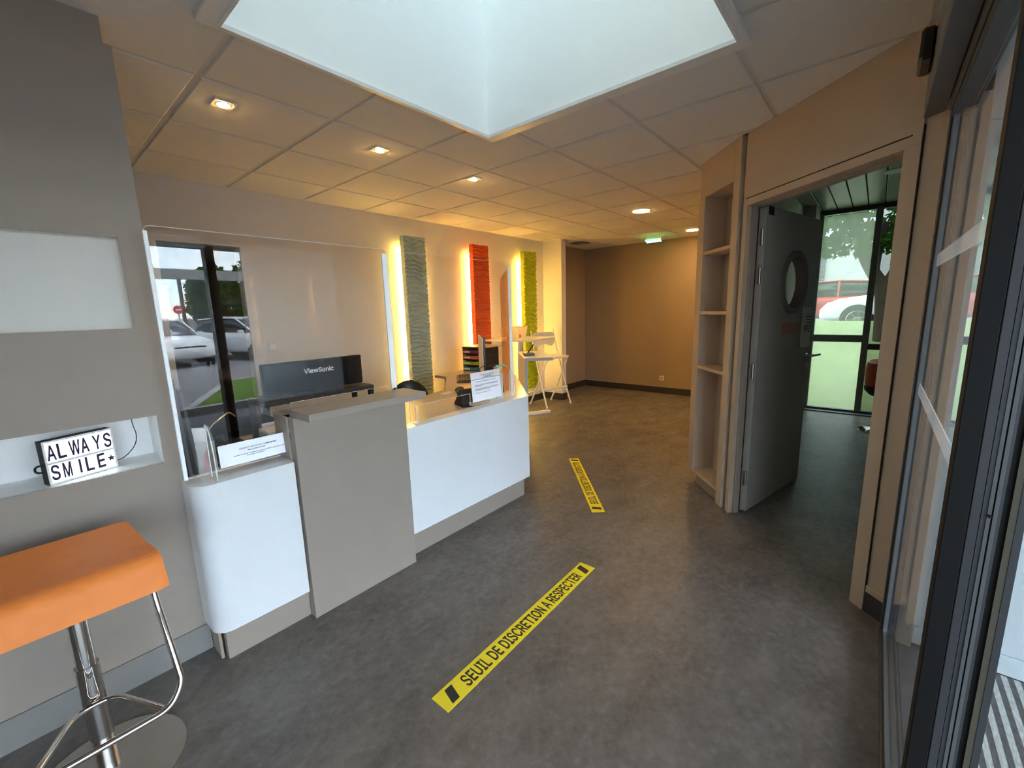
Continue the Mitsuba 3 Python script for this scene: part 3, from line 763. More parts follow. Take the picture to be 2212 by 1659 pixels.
sc = thing('headset', 'black looped headset lying on the worktop in front of the mouse', 'headset')
part(sc, 'band', move(tube([[.055 * math.cos(a), .040 * math.sin(a), .014 + .012 * math.sin(a) ** 2] for a in np.linspace(0, 5.6, 30)], .010, 10), 2.36, 2.56, .777), 'M_black', 40)
part(sc, 'earpiece', move(lathe([(0, 0), (.026, 0), (.030, .012), (.022, .03), (0, .032)], 24), 2.39, 2.60, .777), 'M_black', 40)
for i, (x, y_, a) in enumerate(((2.30, 2.70, 10), (2.52, 2.62, -20))):
    solo('paper_slip', ('white paper slip left of the mouse on the worktop', 'small paper note between mouse and rules sheet')[i], 'paper', move(rotz(bx(-.06, .06, -.03, .03, 0, .0008), a), x, y_, .7766), 'M_paper')
dr_ = thing('drawer_box', 'black desktop drawer box with four coloured drawers on the wing', 'drawer box')
DB = frame([3.303, 3.562, .7765], [.151, -.9885, 0], [0, 0, 1], [.9885, .151, 0])
wd, hd_, dd = .265, .265, .33
part(dr_, 'shell', xf(cat_([bx(-.008, 0, 0, hd_, .012, dd), bx(wd, wd + .008, 0, hd_, .012, dd), bx(-.008, wd + .008, hd_, hd_ + .008, .005, dd), bx(-.008, wd + .008, -.0, .008, .005, dd), bx(-.008, wd + .008, 0, hd_, dd - .006, dd)] + [bx(0, wd, .008 + .0645 * i - .003, .008 + .0645 * i, .012, dd) for i in range(1, 4)]), DB), 'M_black')
for i, (mname, nm) in enumerate((('M_drawer_d', 'blue'), ('M_drawer_c', 'green'), ('M_drawer_b', 'orange'), ('M_drawer_a', 'burgundy'))):
    z0 = .010 + .0645 * i
    pf = Polygon([(.002, z0), (wd - .002, z0), (wd - .002, z0 + .056), (wd - .02, z0 + .054), (wd - .055, z0 + .036), (.055, z0 + .036), (.02, z0 + .054), (.002, z0 + .056)])
    dw = part(dr_, 'drawer', xf(cat_([prism(pf, 0, .010), bx(.004, wd - .004, z0, z0 + .005, .010, dd - .01)]), DB), mname, label=nm + ' drawer')
    part(dw, 'label_holder', xf(bx(.012, .10, z0 + .010, z0 + .024, -.002, 0), DB), 'M_clear_rim')
solo('flat_board', 'white board lying across the top of the desktop drawer box', 'board', xf(bx(-.012, .36, hd_ + .0085, hd_ + .015, .0, dd), DB), 'M_worktop')
m3 = thing('slim_monitor', 'slim monitor seen edge on in front of the drawer box', 'monitor')
MB = frame([2.62, 2.665, .0], [.62, .785, 0], [0, 0, 1], [.785, -.62, 0])
part(m3, 'screen', xf(bx(0, .03, .90, 1.185, 0, .03), frame([2.66, 2.62, 0], [.67, .74, 0], [0, 0, 1])), 'M_black') if False else None
SM = frame([2.455, 2.395, 0], [.665, .747, 0], [0, 0, 1], [.747, -.665, 0])
part(m3, 'screen', xf(bx(0, .55, .915, 1.235, -.004, .014, .003), SM), 'M_black')
part(m3, 'rear_cover', xf(bx(.004, .546, .919, 1.231, -.012, -.004, .002), SM), 'M_white_satin')
part(m3, 'stand', xf(cat_([bx(.25, .31, .784, .96, .0142, .026), bx(.17, .39, .7765, .784, -.10, .04, .003)]), SM), 'M_black')
sb_ = thing('sanitizer_bottle', 'hand sanitizer bottle with a mint green pump at the desk end', 'pump bottle')
bp = rrect(2.27, 2.335, 2.085, 2.135, .012)
part(sb_, 'body', prism(bp, .8075, .995), 'M_clear_rim', 30)
part(sb_, 'collar', lathe([(0, .995), (.016, .995), (.016, 1.012), (0, 1.012)], 20, (2.302, 2.11)), 'M_mint', 40)
part(sb_, 'pump', cat_([cyl([2.302, 2.11, 1.012], [2.302, 2.11, 1.04], .006), cyl([2.302, 2.11, 1.036], [2.302, 2.11, 1.050], .017), tube(smoothpath([[2.302, 2.11, 1.045], [2.35, 2.105, 1.050], [2.372, 2.10, 1.045], [2.380, 2.10, 1.030]], 2), .0055, 10)]), 'M_mint', 40)
bx2 = solo('tissue_box', 'pale pink cardboard box behind the printed rules sheet', 'box', bx(2.195, 2.262, 2.10, 2.17, .8075, 1.005, .002), 'M_cream')
cab = thing('cable_bundle', 'tangled dark cables behind the right acrylic screen', 'cables')
for s in range(4):
    r = np.random.default_rng(40 + s)
    a = np.linspace(0, 9 + s, 60)
    part(cab, 'cable', tube(np.stack([2.385 + .022 * np.cos(a + s) + r.normal(0, .002, 60), 2.155 + .022 * np.sin(a * 1.1 + s), .825 + .085 * (a / a[-1]) + .01 * np.sin(a * 2.3)], 1), .0035, 6), 'M_black', 40)
solo('loose_cable', 'thin black cable arching behind the rules sheet', 'cable', tube(smoothpath([[2.15, 2.2, .80], [2.16, 2.2, 1.0], [2.22, 2.2, 1.045], [2.30, 2.2, 1.04], [2.38, 2.2, 1.0], [2.40, 2.2, .80]], 4), .003, 8), 'M_black', True)
oc = thing('office_chair', 'black office chair whose rounded back shows behind the taupe counter', 'office chair')
cm = trimesh.creation.icosphere(3); cm.apply_scale([.20, .045, .28])
cm.vertices[:, 1] += .35 * cm.vertices[:, 0] ** 2 / .2
part(oc, 'backrest', move(rotz(cm, -25), 2.16, 3.02, .60), 'M_black', 50)
part(oc, 'seat', move(rotz(rr := bx(-.23, .23, -.22, .22, -.04, .04, .03), -25), 2.07, 3.27, .46), 'M_black_matte')
part(oc, 'column', cyl([2.07, 3.27, .06], [2.07, 3.27, .43], .025), 'M_black', 40)
for a in range(5):
    t_ = a * 1.2566
    part(oc, 'base_arm', tube([[2.07, 3.27, .085], [2.07 + .28 * math.cos(t_), 3.27 + .28 * math.sin(t_), .06]], .018, 8), 'M_black', 40)
    part(oc, 'castor', move(cyl([-.012, 0, 0], [.012, 0, 0], .028, 16), 2.07 + .28 * math.cos(t_), 3.27 + .28 * math.sin(t_), .028), 'M_black', 40)

# ------------------------------------------------------------------ wave panels with LED strips behind
def wave_panel(label, x0, x1, z0, z1, mname, seed, lam, amp, xs, zled0, L):
    k = thing('wave_panel', label, 'wall panel', None)
    nx, nz = 34, 420

    def h(X, Z):
        n1 = meshkit.fbm(np.stack([X * xs, Z * 9, X * 0 + seed], -1), 3, seed)
        n2 = meshkit.noise(np.stack([X * 7, Z * 3.0, X * 0 + seed + 5], -1), seed + 1)
        ph = Z / lam + 1.9 * (n1 - .5) + 1.1 * (n2 - .5)
        s = .5 + .5 * np.sin(2 * np.pi * ph)
        return amp * (s ** 1.4 * (.55 + .9 * n1))
    yf = 3.962

    def front(u, v):
        X, Z = x0 + (x1 - x0) * u, z0 + (z1 - z0) * v
        return np.stack([X, yf - h(X, Z), Z], -1)
    F = grid(nx, nz, front)

    def side(x):
        def fn(u, v):
            Z = z0 + (z1 - z0) * v
            yy = yf - h(np.full_like(Z, x), Z)
            hx = .004 * np.sin(2 * np.pi * Z / lam + seed) * u
            return np.stack([np.full_like(Z, x) + 0 * hx, yy * (1 - u) + 4.022 * u, Z], -1)
        return grid(4, nz, fn)
    Lm, Rm = side(x0), side(x1)
    Lm.invert() if False else None
    top = bx(x0, x1, yf - .001, 4.022, z1 - .002, z1)
    bot = bx(x0, x1, yf - .001, 4.022, z0, z0 + .002)
    back = bx(x0, x1, 4.018, 4.022, z0, z1)
    part(k, 'board', cat_([F, Lm, Rm, top, bot, back]), mname, 40)
    part(k, 'standoff', bx(x0 + .06, x1 - .06, 4.0225, 4.0795, z0 + .1, z1 - .1), 'M_white_satin')
    e = WARM * L * LAMP
    part(k, 'light_strip', bx(x0 + .004, x0 + .012, 4.034, 4.046, zled0, z1 - .10), 'M_emit', emit=e, label='warm glowing light strip')
    part(k, 'light_strip', bx(x1 - .030, x1 - .022, 4.046, 4.054, zled0, z1 - .10), 'M_emit', emit=e * .7)
    return k


wave_panel('sage green wave relief panel lit from behind, nearest of the three on the back wall', 2.885, 3.172, .25, 2.275, 'M_sage', 3, .046, .016, 10, .3, 100)
wave_panel('orange red wave relief panel lit from behind between the green ones', 3.925, 4.212, .25, 2.280, 'M_red', 11, .034, .011, 9, .3, 100)
wave_panel('lime green wave relief panel lit from behind, next to the white folding bar stool', 4.955, 5.240, .25, 2.283, 'M_lime', 23, .060, .017, 16, .3, 100)

# ------------------------------------------------------------------ ceiling lamps and fittings
for i, (x, y_, s, nm) in enumerate(((.842, 2.538, 150, 'nearest the taupe partition'), (1.704, 2.523, 260, 'in the middle of its row'), (2.564, 2.536, 380, 'nearest the wall panels'))):
    k = thing('spotlight', f'small square recessed ceiling spotlight {nm}', 'spotlight', None)
    fr = sbox(x - .046, y_ - .046, x + .046, y_ + .046).difference(Point(x, y_).buffer(.030, quad_segs=10))
    part(k, 'frame', prism(fr, CE - .006, CE), 'M_white_satin')
    part(k, 'ring', lathe([(.030, CE - .0075), (.034, CE - .0075), (.034, CE - .001), (.030, CE - .001)], 28, (x, y_)), 'M_brushed', 40)
    disc = lathe([(0, CE - .018), (.014, CE - .016), (.024, CE - .012), (.029, CE - .007), (.029, CE - .001), (0, CE - .001)], 24, (x, y_))
    part(k, 'lens', disc, 'M_emit', emit=WARM2 * s * LAMP * np.array([1, 1.05, .9]), label='glowing lens')
for (x, y_, nm) in ((4.677, 2.075, 'nearest the desk in the corridor'), (6.371, 2.062, 'half hidden by the shelf unit'), (5.5, 1.35, 'close to the corridor wall')):
    k = thing('downlight', f'round ceiling downlight with a bright ring, {nm}', 'downlight')
    part(k, 'trim', lathe([(.088, CE - .006), (.105, CE - .004), (.107, CE), (.088, CE)], 36, (x, y_)), 'M_white_satin', 40)
    part(k, 'diffuser', lathe([(.0, CE - .004), (.062, CE - .004), (.062, CE - .001), (0, CE - .001)], 32, (x, y_)), 'M_emit', emit=WARM2 * 150 * LAMP)
    part(k, 'lit_ring', lathe([(.064, CE - .009), (.086, CE - .009), (.086, CE - .002), (.064, CE - .002)], 36, (x, y_)), 'M_emit', emit=WARM2 * 190 * LAMP)
ek = thing('exit_sign', 'small white emergency light with a green glow on the ceiling', 'exit sign')
part(ek, 'body', bx(6.30, 6.36, 2.50, 2.72, 2.40, CE - .001, .006), 'M_cream')
part(ek, 'diffuser', xf(bx(-.05, .05, -.11, .11, -.004, 0), frame([6.33, 2.61, 2.398], [.8, 0, -.3], [0, 1, 0])), 'M_emit', emit=np.array([.08, 1.0, .35]) * 12 * LAMP, label='green glowing diffuser')
vk = thing('ceiling_vent', 'dark square air grille in the corridor ceiling by the pillar', 'vent')
part(vk, 'plate', bx(6.02, 6.26, 3.62, 3.86, CE - .012, CE - .001, .004), 'M_mid_alu')
part(vk, 'cone', lathe([(.0, CE - .022), (.06, CE - .020), (.085, CE - .013), (0, CE - .013)], 28, (6.14, 3.74)), 'M_grey_edge', 40)
ok_ = thing('wall_outlet', 'white wall socket low on the tan corridor end wall', 'socket')
part(ok_, 'plate', bx(6.948, 6.959, 2.612, 2.692, .215, .297, .004), 'M_white_satin')
part(ok_, 'recess', cyl([6.9475, 2.652, .256], [6.949, 2.652, .256], .020, 20), 'M_grey_edge', 40)
sw = thing('light_switch', 'white square light switch on the back wall right of the dark opening', 'switch')
part(sw, 'plate', bx(1.455, 1.530, 4.070, 4.0795, 1.150, 1.225, .003), 'M_white_wall')
part(sw, 'rocker', bx(1.472, 1.513, 4.066, 4.070, 1.166, 1.209, .002), 'M_white_satin')

# ------------------------------------------------------------------ light box in the lower niche
lb = thing('light_box', 'lit letter box reading ALWAYS SMILE with a star in the lower niche', 'light box')
al = math.radians(19)
LBu = np.array([math.cos(al), math.sin(al), 0])
LB = frame([.012, 2.168, .8828], LBu, [0, 0, 1])
LB = frame([.012, 2.168, .8828], LBu, [0, 0, 1], np.cross(LBu, [0, 0, 1]))   # third axis towards the viewer
lw, lh = .197, .158
part(lb, 'casing', xf(bx(0, lw, 0, lh, -.042, -.004), LB), 'M_black_matte')
rimp = sbox(0, 0, lw, lh).difference(sbox(.005, .006, lw - .005, .073)).difference(sbox(.005, .081, lw - .005, lh - .006))
part(lb, 'frame', xf(prism(rimp, -.004, .001), LB), 'M_white_satin')
for z0, z1 in ((.006, .073), (.081, lh - .006)):
    part(lb, 'lit_panel', xf(bx(.005, lw - .005, z0, z1, -.004, -.001), LB), 'M_emit', emit=np.array([.80, .93, 1.0]) * 3.7 * LAMP)
for word, z, xs_ in (('ALWAYS', .089, [.019, .047, .083, .111, .147, .179]), ('SMILE', .016, [.020, .052, .088, .115, .150])):
    for ch, xc in zip(word, xs_):
        m = bx(-.003, .003, 0, .052, 0, .0008) if ch == 'I' else meshkit.text_mesh(ch, .052, .0008, True)
        w_ = m.bounds[1][0] - m.bounds[0][0]
        m.apply_translation([-(m.bounds[0][0] + m.bounds[1][0]) / 2, 0, 0])
        m.apply_scale([min(1, .023 / w_) if ch != 'W' else .030 / w_, 1, 1])
        part(lb, 'letter', xf(m, LB @ frame([xc, z, -.0009], [1, 0, 0], [0, 1, 0])), 'M_ink_purple')
star = Polygon([(.0135 * (1 if i % 2 == 0 else .42) * math.sin(i * math.pi / 5), .0135 * (1 if i % 2 == 0 else .42) * math.cos(i * math.pi / 5)) for i in range(10)])
part(lb, 'letter', xf(prism(star, 0, .0008), LB @ frame([.181, .042, -.0009], [1, 0, 0], [0, 1, 0])), 'M_ink_purple', label='black star')
part(lb, 'carrying_loop', tube(smoothpath([[.012 + .01, 2.18, .955], [-.012, 2.185, .958], [-.018, 2.19, .940], [-.008, 2.19, .928], [.016, 2.19, .932]], 3), .0035, 8), 'M_black', 40)
part(lb, 'cable', tube(smoothpath([[.196, 2.245, .905], [.225, 2.25, .91], [.262, 2.262, .945], [.275, 2.275, .985], [.268, 2.285, 1.03], [.268, 2.29, 1.077]], 4), .0018, 8), 'M_black', 40)

# ------------------------------------------------------------------ orange bar stool
sk_ = thing('bar_stool', 'orange leather bar stool on a chrome column in front of the partition', 'bar stool')
# seat: a shell, flat on top with a slight saddle, turned down at the front
prof = roundpath([[1.950, .757], [1.86, .752], [1.72, .748], [1.588, .756], [1.556, .655]], .040, 8)
back = roundpath([[1.575, .650], [1.604, .722], [1.72, .716], [1.86, .720], [1.953, .727]], .03, 8)
pr_ = np.vstack([prof, back])
nx = 18
V = []
for t in np.linspace(0, 1, nx):
    x = -.240 + .422 * t
    e = min(t, 1 - t) * .435
    inset = .006 * (1 - min(1, e / .012)) ** 2
    c = pr_.mean(0)
    d = pr_ - c
    q = c + d * (1 - inset / np.maximum(np.linalg.norm(d, axis=1, keepdims=True), 1e-6))
    V.append(np.stack([np.full(len(q), x) - .10 * (q[:, 0] - 1.76) * .9, q[:, 0], q[:, 1]], 1))
V = np.array(V)
seat = ringmesh(V)
part(sk_, 'seat', seat, 'M_orange', 35)
part(sk_, 'seat_plate', bx(-.12, .13, 1.66, 1.87, .695, .714, .004), 'M_black_matte')
part(sk_, 'column', cat_([cyl([0, 1.775, .012], [0, 1.775, .40], .0285, 32), cyl([0, 1.775, .40], [0, 1.775, .70], .0235, 32)]), 'M_chrome', 40)
part(sk_, 'base', lathe([(0, 0), (.198, 0), (.200, .004), (.198, .010), (.06, .016), (.034, .022), (0, .022)], 64, (0, 1.765)), 'M_brushed', 30)
lp_ = roundpath([[.172, 1.72, .70], [.176, 1.70, .56], [.190, 1.575, .315], [.150, 1.56, .262], [-.150, 1.56, .262], [-.205, 1.575, .315], [-.195, 1.70, .56], [-.185, 1.72, .70]], .05, 8)
part(sk_, 'footrest', tube(lp_, .0095, 16), 'M_chrome', 40)
part(sk_, 'footrest_brace', tube(roundpath([[.135, 1.562, .272], [.045, 1.735, .282], [-.045, 1.735, .282], [-.145, 1.562, .272]], .05, 8), .008, 14), 'M_chrome', 40)

# ------------------------------------------------------------------ high table, tub, folding stool
tb = thing('high_table', 'white square high table behind the desk end near the lime panel', 'table')
ta = math.radians(9)
TB = frame([4.42, 3.62, 0], [math.cos(ta), math.sin(ta), 0], [-math.sin(ta), math.cos(ta), 0])
part(tb, 'table_top', xf(prism(rrect(-.36, .36, -.36, .36, .05), 1.055, 1.075), TB), 'M_white_gloss', 30)
part(tb, 'column', xf(cyl([0, 0, .04], [0, 0, 1.055], .038, 28), TB), 'M_white_satin', 40)
part(tb, 'base_bar', xf(bx(-.33, .33, -.025, .025, 0, .04, .004), TB @ frame([0, 0, 0], [.766, .643, 0], [-.643, .766, 0])), 'M_white_satin')
part(tb, 'base_bar', xf(bx(-.35, .43, -.025, .025, 0, .04, .004), TB @ frame([0, 0, 0], [.80, -.60, 0], [.60, .80, 0])), 'M_white_satin')
tubk = thing('plastic_tub', 'translucent pale plastic tub with a rim on the high white table', 'tub')
TU = frame([4.32, 3.60, 1.0755], [math.cos(ta), math.sin(ta), 0], [-math.sin(ta), math.cos(ta), 0])


def tubmesh():
    o, i_ = [], []
    rings = [(.125, .085, .0), (.135, .093, .11), (.140, .097, .155)]
    V = []
    for a, b, z in rings:
        pts = np.array(rrect(-a, a, -b, b, .03, 5).exterior.coords)[:-1]
        V.append(np.column_stack([pts, np.full(len(pts), z)]))
    V = np.array(V)
    m = ringmesh(V)
    n = V.shape[1]
    m.update_faces(~np.any(m.faces == len(m.vertices) - 1, axis=1))
    return m


part(tubk, 'body', xf(tubmesh(), TU), 'M_tub', 40)
rim = rrect(-.150, .150, -.106, .106, .035).difference(rrect(-.139, .139, -.096, .096, .03))
part(tubk, 'rim', xf(prism(rim, .150, .158), TU), 'M_tub')
part(tubk, 'label', xf(bx(-.10, -.05, -.0935, -.0925, .02, .06), TU @ frame([0, -.004, 0], [1, 0, 0], [0, 1, 0])), 'M_orange')

fs = thing('folding_stool', 'white folding bar stool standing by the lime panel and the pillar', 'folding bar stool')
fl, frr, rl, rr_ = np.array([4.93, 3.60, .012]), np.array([5.50, 3.49, .012]), np.array([5.12, 3.97, .012]), np.array([5.50, 3.70, .012])
rr_ = np.array([5.47, 3.67, .012]); rl = np.array([5.07, 3.98, .012])
sx = (frr - fl) / np.linalg.norm(frr - fl)
bkd = np.array([-sx[1], sx[0], 0]) * 1
ctr = (fl + frr) / 2
fl = ctr - sx * .25; frr = ctr + sx * .25
rl = ctr + bkd * .36 - sx * .245; rr_ = ctr + bkd * .36 + sx * .245
for P in (fl, frr, rl, rr_): P[2] = .012
seatz = .74


def FS(a, b, z): return ctr * np.array([1, 1, 0]) + sx * a + bkd * b + np.array([0, 0, z])


part(fs, 'front_leg', tube(roundpath([FS(-.25, 0, .012), FS(-.235, .24, seatz - .03), FS(-.225, .36, 1.14)], .05), .0125, 12), 'M_white_satin', 40)
part(fs, 'front_leg', tube(roundpath([FS(.25, 0, .012), FS(.235, .24, seatz - .03), FS(.225, .36, 1.14)], .05), .0125, 12), 'M_white_satin', 40)
part(fs, 'rear_leg', tube(roundpath([FS(-.222, .40, .012), FS(-.212, .02, seatz - .02), FS(-.10, .0, seatz - .018)], .05), .0125, 12), 'M_white_satin', 40)
part(fs, 'rear_leg', tube(roundpath([FS(.222, .40, .012), FS(.212, .02, seatz - .02), FS(.10, .0, seatz - .018)], .05), .0125, 12), 'M_white_satin', 40)
SF = frame(ctr * np.array([1, 1, 0]), sx, bkd)
part(fs, 'seat', xf(prism(rrect(-.21, .21, -.05, .30, .07, 8), seatz - .012, seatz + .014), SF), 'M_white_satin', 30)
bp_ = rrect(-.23, .23, .885, 1.10, .08, 8).difference(Point(0, .62).buffer(.30))
part(fs, 'backrest', xf(prism(bp_, .0, .016), frame(ctr * np.array([1, 1, 0]) + bkd * .335, sx, [0, 0, 1], -bkd)), 'M_white_satin', 30)
part(fs, 'footrest', tube([FS(-.265, .085, .26), FS(.265, .085, .26)], .014, 12), 'M_white_satin', 40)
for a, b in ((-.25, 0), (.25, 0), (-.222, .40), (.222, .40)):
    part(fs, 'foot_cap', cyl(FS(a, b, 0), FS(a, b, .03), .016, 16), 'M_white_satin', 40)

# ------------------------------------------------------------------ floor strips with lettering
def strip(o, ang, L, label):
    k = thing('floor_strip', label, 'floor marking')
    a = math.radians(ang)
    Mx = frame([o[0], o[1], 0], [math.cos(a), math.sin(a), 0], [-math.sin(a), math.cos(a), 0])
    w = .094
    part(k, 'band', xf(bx(0, L, 0, w, 0, .0012), Mx), 'M_yellow')
    part(k, 'lettering', lettering('SEUIL DE DISCRETION A RESPECTER', .056, Mx @ frame([.125, .0185, .0011], [1, 0, 0], [0, 1, 0]), L - .235, .0006, True), 'M_print')
    for x in (.035, L - .080):
        part(k, 'bar', xf(prism(Polygon([(x, .0135), (x + .036, .0135), (x + .054, .0805), (x + .018, .0805)]), .0011, .0017), Mx), 'M_print')


strip((.833, 1.066), .95, 1.108, 'yellow floor strip SEUIL DE DISCRETION nearest the camera')
strip((2.575, 1.362), 41.9 + 0.0, 1.12, 'yellow floor strip SEUIL DE DISCRETION farther away, right of the desk') if False else None
a2 = math.degrees(math.atan2(2.105 - 1.362, 3.421 - 2.575))
strip((2.578, 1.362), a2, 1.122, 'yellow floor strip SEUIL DE DISCRETION farther away, right of the desk end')

# ------------------------------------------------------------------ outdoors: car park behind the camera (seen mirrored in the screens), lawn and street beyond the far window
struct('ground_outside', bx(-60, 60, -70, -.2, -.16, -.025), 'M_asphalt')
solo('grass_island', 'grass patch with a pale kerb in the car park outside', 'lawn', prism(Polygon([(1.7, -3.9), (7.5, -3.9), (8.2, -8.6), (3.0, -6.6)]), -.03, .07), 'M_grass')
solo('kerb', 'pale concrete kerb along the grass patch outside', 'kerb', prism(Polygon([(1.7, -3.9), (7.5, -3.9), (8.2, -8.6), (3.0, -6.6)]).buffer(.14, join_style=2).difference(Polygon([(1.7, -3.9), (7.5, -3.9), (8.2, -8.6), (3.0, -6.6)])), -.03, .09), 'M_kerb')
for i in range(7):
    solo('bay_line', f'white painted parking line number {i + 1} counted from the entrance' if False else ('nearest', 'second', 'third', 'fourth', 'fifth', 'sixth', 'farthest')[i] + ' white painted parking line counted from the entrance', 'road marking', prism(Polygon([(-.9, -4.6 - .75 * i), (1.5 + .16 * i, -4.8 - .75 * i), (1.5 + .16 * i, -4.88 - .75 * i), (-.9, -4.68 - .75 * i)]), -.0248, -.02), 'M_road_paint', group='painted bay lines')


def loft(secs, n=28):
    V = []
    for x, hw, zb, zt, e in secs:
        ang = np.linspace(0, 2 * np.pi, n, endpoint=False)
        c, s = np.cos(ang), np.sin(ang)
        y = hw * np.sign(c) * np.abs(c) ** (2 / e)
        z = (zb + zt) / 2 + (zt - zb) / 2 * np.sign(s) * np.abs(s) ** (2 / e)
        V.append(np.stack([np.full(n, x), y, z], 1))
    return ringmesh(np.array(V))


def car(o, ang, label, paint='M_car'):
    k = thing('car', label, 'car')
    a = math.radians(ang)
    Mx = frame(o, [math.cos(a), math.sin(a), 0], [-math.sin(a), math.cos(a), 0])
    body = loft([(-2.15, .70, .40, .78, 5), (-2.05, .82, .28, .95, 5), (-1.3, .90, .24, 1.0, 5), (0, .91, .24, .98, 5), (1.1, .90, .24, .97, 5), (1.75, .87, .25, .88, 4.5), (2.05, .80, .28, .74, 4), (2.16, .66, .34, .60, 4)], 40)
    part(k, 'body', xf(body, Mx), paint, 45)
    part(k, 'glazing', xf(loft([(-1.85, .60, .90, 1.0, 4), (-1.45, .70, .88, 1.42, 4), (-.6, .72, .88, 1.50, 4), (.25, .70, .88, 1.46, 4), (1.15, .68, .88, .99, 4)], 32), Mx), 'M_car_glass', 45)
    part(k, 'roof', xf(loft([(-1.50, .66, 1.38, 1.455, 3), (-.6, .67, 1.44, 1.525, 3), (.30, .65, 1.41, 1.48, 3)], 28), Mx), paint, 45)
    for sx_ in (-1, 1):
        for b in ((.30, .78, 1.16), ):
            part(k, 'pillar', xf(tube([[.28, sx_ * .655, 1.45], [1.12, sx_ * .72, .95]], .03, 8), Mx), paint, 40)
            part(k, 'pillar', xf(tube([[-.55, sx_ * .69, 1.46], [-.55, sx_ * .745, .95]], .03, 8), Mx), paint, 40)
        part(k, 'mirror', xf(move(bx(-.07, .07, -.09, .09, -.06, .06, .03), .80, sx_ * .95, 1.0), Mx), paint)
        part(k, 'headlamp', xf(move(bx(-.18, .14, -.14, .14, -.06, .06, .04), 1.88, sx_ * .60, .73), Mx), 'M_headlamp')
        for wx in (-1.32, 1.32):
            w = part(k, 'wheel', xf(cat_([cyl([wx, sx_ * .70, .32], [wx, sx_ * .905, .32], .325, 36)]), Mx), 'M_tyre', 40)
            part(k, 'wheel_arch', xf(cyl([wx, sx_ * .62, .34], [wx, sx_ * .897, .34], .375, 36), Mx), 'M_black_matte', 40)
            sp = [cyl([wx, sx_ * .90, .32], [wx, sx_ * .918, .32], .06, 20)]
            for q in range(7):
                t = q * 2 * math.pi / 7
                sp.append(tube([[wx, sx_ * .908, .32], [wx + .22 * math.cos(t), sx_ * .912, .32 + .22 * math.sin(t)]], .028, 6))
            tor = tube([[wx + .225 * math.cos(t), sx_ * .910, .32 + .225 * math.sin(t)] for t in np.linspace(0, 2 * math.pi, 33)], .014, 8)
            part(w, 'rim', xf(cat_(sp + [tor]), Mx), 'M_rim', 40)
    part(k, 'grille', xf(move(bx(-.03, .03, -.42, .42, -.06, .06, .02), 2.115, 0, .60), Mx), 'M_black')
    part(k, 'air_intake', xf(move(bx(-.03, .03, -.55, .55, -.05, .05, .02), 2.12, 0, .40), Mx), 'M_black')
    part(k, 'plate', xf(bx(2.165, 2.175, -.25, .25, .47, .57), Mx), 'M_paper')
    return k


car((3.0, -13.6, -.025), 78, 'white car parked nose first on the left of the car park outside')
car((5.6, -13.4, -.025), 66, 'white car parked beside it, under the stop sign outside')
car((8.7, -15.0, -.025), 66, 'third white car parked farther back in the car park outside')


def foliage(c, r, n, size, seed, sq=1.0):
    g = np.random.default_rng(seed)
    d = g.normal(size=(n, 3)); d /= np.linalg.norm(d, axis=1, keepdims=True)
    lump = .72 + .5 * meshkit.noise(d * 2.2 + seed, seed)
    P = d * (r * lump * g.uniform(.55, 1.0, n) ** .5)[:, None]
    P[:, 2] *= sq
    P += c
    a, b = g.normal(size=(n, 3)), g.normal(size=(n, 3))
    a /= np.linalg.norm(a, axis=1, keepdims=True); b -= a * (a * b).sum(1, keepdims=True); b /= np.linalg.norm(b, axis=1, keepdims=True)
    s = (size * g.uniform(.6, 1.3, n))[:, None]
    V = np.stack([P - a * s, P - b * s * .5, P + a * s, P + b * s * .5], 1).reshape(-1, 3)
    i = np.arange(n)[:, None] * 4
    return trimesh.Trimesh(V, np.vstack([i + [0, 1, 2], i + [0, 2, 3]]), process=False)


def tree(x, y_, z0, h, r, seed, label, grp):
    k = thing('tree', label, 'tree', grp)
    part(k, 'trunk', tube(smoothpath([[x, y_, z0], [x + .1, y_, z0 + h * .3], [x - .1, y_ + .1, z0 + h * .6]], 2), .22, 12, .10), 'M_bark', 40)
    part(k, 'crown', foliage(np.array([x, y_, z0 + h * .62]), r, 3500, .22, seed, 1.15), 'M_leaf', kind='stuff')


for i, (x, y_, h, r) in enumerate(((8.6, -27, 4.3, 1.7), (12.2, -28, 5.6, 2.1), (18.4, -28, 6.2, 2.4), (5.2, -38, 3.4, 1.3), (25.0, -31, 7, 2.6), (-2, -40, 4, 1.6))):
    tree(x, y_, -.03, h, r, 60 + i, ('small round tree behind the white car in the middle', 'medium tree right of the small one behind the car park', 'broad tree second from the right behind the car park', 'lowest bushy tree beyond the carport on the left', 'tallest tree at the right end of the car park', 'lone tree at the far left of the car park')[i], 'trees behind the car park')
cpk = thing('carport', 'long grey carport roof on thin posts across the car park', 'carport')
part(cpk, 'fascia', bx(-8, 9.5, -19.2, -19.0, 3.15, 3.58), 'M_concrete')
part(cpk, 'roof', bx(-8, 9.5, -21.5, -19.2, 3.50, 3.58), 'M_concrete')
for x in (-7, -3, 1, 5, 9):
    part(cpk, 'post', bx(x, x + .12, -19.18, -19.06, -.025, 3.15), 'M_dark_alu')
bb = thing('low_building', 'pale low building with dark windows behind the carport', 'building')
part(bb, 'wall', bx(4.4, 6.6, -35.5, -33, -.03, 3.3), 'M_cladding')
for i in range(2):
    part(bb, 'window', bx(4.6 + i, 5.3 + i, -32.99, -32.95, .8, 1.5), 'M_car_glass')
sg = thing('stop_sign', 'round red traffic sign on a grey post between two white cars', 'traffic sign')
part(sg, 'post', cyl([4.62, -17.9, -.03], [4.62, -17.9, 2.0], .025, 12), 'M_galv', 40)
part(sg, 'disc', cyl([4.62, -17.86, 1.83], [4.62, -17.84, 1.83], .17, 32), 'M_sign_red', 30)
